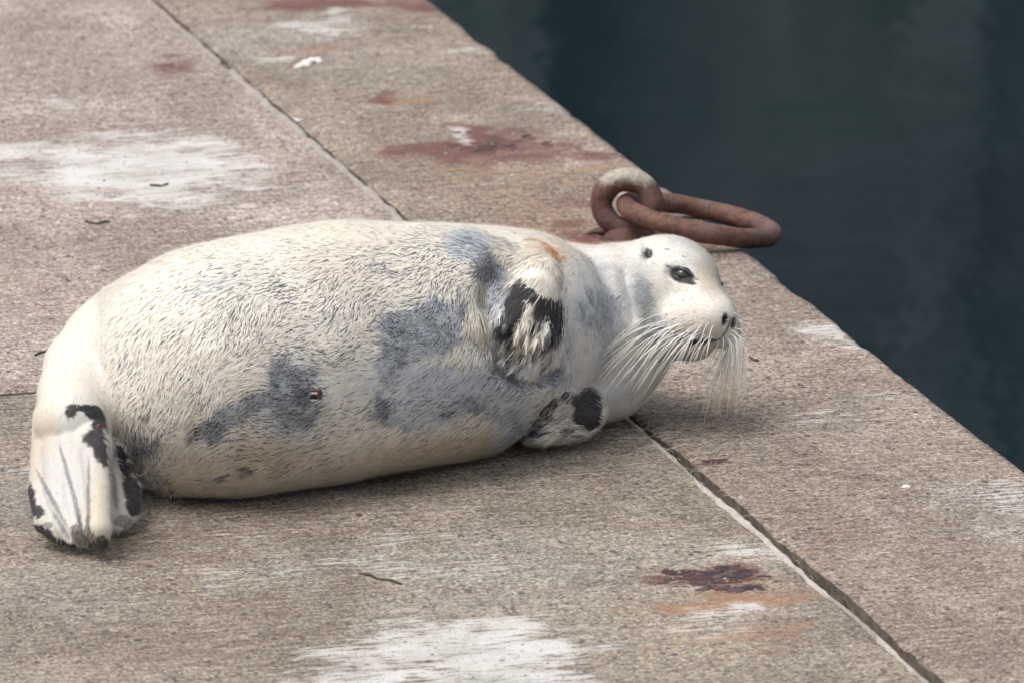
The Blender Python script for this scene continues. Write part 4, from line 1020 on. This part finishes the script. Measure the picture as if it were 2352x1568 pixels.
# navel fold and the two small sores
M_SORE = simple_mat('raw_pink_skin', (.15, .055, .055), (.06, .028, .028), 140, .4, .001)
for nm, (u, v, ru, rv, rot) in (('navel', (729, 908, 10, 20, 14)), ('sore', (584, 1079, 5, 5, 0)), ('sore', (228, 979, 6, 2.5, 0))):
    p, nn = hit(u, v)
    if p is None: continue
    a_ = RIGHT * math.cos(R(rot)) + UP * math.sin(R(rot)) * -1; a_ = a_ - nn * (a_ @ nn); a_ /= np.linalg.norm(a_); b_ = np.cross(nn, a_)
    bm = bmesh.new(); bmesh.ops.create_icosphere(bm, subdivisions=3, radius=1)
    V = np.array([q.co[:] for q in bm.verts]); F = [tuple(x.index for x in f.verts) for f in bm.faces]; bm.free()
    V = V * (1 + .35 * (fbm(V, 2.0, 5, 2)[:, None] - .5)); V = p - nn * .001 + V[:, :1] * a_ * ru * S + V[:, 1:2] * b_ * rv * S + V[:, 2:] * nn * .0065
    mesh_obj(nm, V - SL, F, M_SORE, seal)

# ---------------- stones, grit and litter on the concrete
def slab_bvh():
    vs = []; fs = []; o = 0
    for s_ in (s1, s2, s3):
        me = s_.data; v = np.zeros(len(me.vertices) * 3, np.float32); me.vertices.foreach_get('co', v); v = v.reshape(-1, 3)
        f = [tuple(p.vertices) for p in me.polygons if p.normal.z > .5 and True]
        vs += [tuple(map(float, q)) for q in v]; fs += [tuple(i_ + o for i_ in q) for q in f]; o += len(v)
    return BVHTree.FromPolygons(vs, fs)
gb = slab_bvh()
def ground_z(x, y):
    loc, *_r = gb.ray_cast(Vector((float(x), float(y), .5)), Vector((0, 0, -1)))
    return None if loc is None else loc.z
STONE = np.array([[.05, .055, .07], [.16, .065, .055], [.20, .085, .07], [.24, .20, .14], [.11, .105, .10], [.36, .29, .24], [.48, .44, .38], [.13, .14, .115], [.07, .06, .055], [.30, .26, .22]])
bm = bmesh.new(); bmesh.ops.create_icosphere(bm, subdivisions=1, radius=1)
IV = np.array([q.co[:] for q in bm.verts]); IF = np.array([[x.index for x in f.verts] for f in bm.faces]); bm.free()
def scatter(name, count, umax, size, flat, bury, pal, parent, vmin=-60, vmax=1640, lab=None):
    Vs = []; Cs = []; Fs = []; k = 0
    for _ in range(count):
        u = rng.uniform(-60, 2412); v = vmin + (vmax - vmin) * rng.random()
        p = W(u, v); z = ground_z(p[0], p[1])
        if z is None: continue
        r = size * np.exp(rng.normal(0, .42)); el2 = rng.uniform(.45, 1.0); a = rng.uniform(0, math.pi)
        q = IV * (1 + rng.normal(0, .16, (12, 1))); q = q * [r, r * el2, r * flat]
        q = np.stack([q[:, 0] * math.cos(a) - q[:, 1] * math.sin(a), q[:, 0] * math.sin(a) + q[:, 1] * math.cos(a), q[:, 2]], 1)
        Vs.append(q + [p[0], p[1], z - r * flat * bury]); Fs.append(IF + k * 12); k += 1
        c = pal[rng.integers(len(pal))] * rng.uniform(.75, 1.25); Cs.append(np.repeat(c[None], 12, 0))
    o = mesh_obj(name, np.vstack(Vs), np.vstack(Fs), M_STONE, parent, False); set_col(o, np.vstack(Cs)); tag(o, kind='stuff'); return o
n = NT('stone_mix'); at = n('ShaderNodeAttribute', attribute_name='coat').outputs['Color']; nz = n.noise(n('ShaderNodeNewGeometry').outputs['Position'], 300, 3)
M_STONE = n.finish(n.mix(n.rng(nz, .4, .65, 0, .4), at, n.mix(1.0, at, (.5, .5, .5), 'MULTIPLY')), .8, nz, .4, .001)
scatter('exposed_aggregate', 17000, 0, .0040, .42, .70, STONE * .9 + .03, pier)
scatter('fine_grit', 16000, 0, .0019, .6, .45, np.vstack([STONE, [[.55, .5, .43], [.45, .40, .34]]]), pier)
def gp(u, v, lift=0.0):
    p = W(u, v); z = ground_z(p[0], p[1]); z = -.002 if z is None else z
    return np.array([p[0], p[1], z + lift])
M_SHELL = simple_mat('chalky_shell', (.74, .70, .64), (.86, .83, .78), 80, .6, .001)
M_GUANO = simple_mat('dried_dropping', (.62, .59, .53), (.80, .78, .74), 60, .95, .003)
M_TWIG = simple_mat('dry_weed_stem', (.055, .050, .030), (.11, .10, .06), 90, .9, .001)
M_PEB = simple_mat('orange_pebble', (.62, .36, .18), (.70, .46, .26), 70, .8, .001)
M_HAIR = plain('shed_hair', (.62, .57, .48), .5)
M_HOLE = plain('paint_fleck', (.78, .78, .76), .7)
def lump(name, u, v, parts, mat, label, cat, flat=.5, group=None):
    c = gp(u, v); V = []; F = []
    for k, (du, dv, r) in enumerate(parts):
        p = gp(u + du, v + dv); q = IV * (1 + rng.normal(0, .18, (12, 1))) * [r, r * .8, r * flat]
        bm = bmesh.new(); 
        vs = [bm.verts.new(x) for x in q]; [bm.faces.new([vs[i_] for i_ in f]) for f in IF]
        bmesh.ops.subdivide_edges(bm, edges=bm.edges[:], cuts=1, smooth=.8, use_grid_fill=True); bm.verts.index_update()
        vv = np.array([x.co[:] for x in bm.verts]); vv += (fbm(vv + k, 180, 3, 2)[:, None] - .5) * r * .3
        F += [tuple(x.index + sum(len(z_) for z_ in V) for x in f.verts) for f in bm.faces]; bm.free()
        V.append(vv + (p - c) + [0, 0, r * flat * .3])
    o = mesh_obj(name, np.vstack(V), F, mat); o.location = c; tag(o, label, cat, group); return o
lump('shell_fragment', 2081, 1120, [(0, 0, .0085), (6, 1, .005)], M_SHELL, 'small round white shell piece lying alone on the edge slab', 'shell')
lump('dried_dropping', 700, 155, [(0, -4, .014), (10, -8, .014), (20, -12, .013), (30, -14, .012), (-8, 1, .014), (-16, 4, .012), (34, -10, .010), (5, 0, .012)], M_GUANO, 'lumpy white bird dropping on the far part of the edge slab', 'dropping', .75)
lump('orange_pebble', 53, 1067, [(0, 0, .0065)], M_PEB, 'pale orange pebble on the slab, just left of the hind flippers', 'pebble', .45)
def stem(name, pts, r, label, cat='twig', group=None):
    P_ = [gp(u, v, r * .8 + .002 * (i % 2)) for i, (u, v) in enumerate(pts)]; c = P_[0]
    V, F = tube([p - c for p in P_], [r * (.7 + .5 * rng.random()) for _ in P_], 6)
    o = mesh_obj(name, V, F, M_TWIG); o.location = c; tag(o, label, cat, group)
stem('twig', [(197, 512), (206, 518), (222, 520), (240, 517), (252, 515)], .0028, 'thin dark curved twig on the back slab, above the hip')
stem('twig', [(826, 1318), (850, 1322), (868, 1330), (895, 1334), (922, 1341)], .0026, 'grey green weed stem lying on the front slab below the belly')
stem('twig', [(80, 818), (92, 813), (104, 811), (112, 808)], .0022, 'short dark scratch in the slab at the left, just behind the rump')  # stands for a dark scratch, modelled as a thin raised stem
stem('twig', [(1722, 822), (1730, 828), (1742, 830)], .0026, 'short black crack in the slab right beside the longest whisker tips')  # a short crack, made as a thin stem on the surface
stem('twig', [(345, 429), (360, 431), (372, 430), (386, 427)], .0026, 'small dark scrap lying on the big white patch')
# shed hairs on the slabs near the animal
V = []; F = []; o_ = 0
for _ in range(420):
    if rng.random() < .65: u, v = rng.normal(1500, 130), rng.normal(1040, 55)
    else: u, v = rng.uniform(300, 1900), rng.uniform(1040, 1350)
    a = rng.normal(0, .9); L_ = rng.uniform(.015, .045); b = rng.normal(0, .5); p = gp(u, v, .0012)
    if bvh.find_nearest(Vector(p))[3] < .006: continue
    pts = [p + np.array([math.cos(a + b * t) * L_ * t, math.sin(a + b * t) * L_ * t, .004 * math.sin(t * 3)]) for t in np.linspace(0, 1, 6)]
    v_, f_ = tube(pts, .00035, 3, cap=False); V += v_; F += [tuple(i_ + o_ for i_ in q) for q in f_]; o_ += len(v_)
tag(mesh_obj('shed_hair', V, F, M_HAIR), kind='stuff')
tag(lump('paint_fleck', 681, 272, [(0, 0, .010), (6, 3, .009)], M_HOLE, 'small white fleck stuck to the far joint line', 'paint fleck', .12))

def crust(cu, cv, ru, rv, count, size, pal):
    Vs = []; Fs = []; Cs = []
    for k in range(count):
        a = rng.uniform(0, 2 * math.pi); q_ = rng.random() ** .7 * (1 + .5 * math.sin(a * 5 + cu))
        p = gp(cu + ru * q_ * math.cos(a), cv + rv * q_ * math.sin(a)); r = size * np.exp(rng.normal(0, .5))
        q = IV * (1 + rng.normal(0, .25, (12, 1))) * [r * 1.5, r * .8, r * .22]; b = rng.normal(.25, .4)
        q = np.stack([q[:, 0] * math.cos(b) - q[:, 1] * math.sin(b), q[:, 0] * math.sin(b) + q[:, 1] * math.cos(b), q[:, 2]], 1)
        Vs.append(q + p); Fs.append(IF + 12 * k); Cs.append(np.repeat((pal[rng.integers(len(pal))] * rng.uniform(.7, 1.3))[None], 12, 0))
    o = mesh_obj('rust_crust', np.vstack(Vs), np.vstack(Fs), M_STONE, pier, False); set_col(o, np.vstack(Cs)); tag(o, kind='stuff')
RP = np.array([[.045, .022, .026], [.060, .028, .030], [.085, .036, .036], [.11, .045, .04], [.032, .022, .026], [.10, .075, .07]])
crust(1622, 1324, 100, 20, 420, .0045, RP)
crust(1690, 1350, 60, 8, 90, .005, RP)
crust(1150, 328, 110, 22, 130, .0042, RP * 1.3)
crust(1645, 1058, 26, 6, 50, .0038, RP)
crust(1425, 545, 60, 8, 90, .005, RP * 1.2)
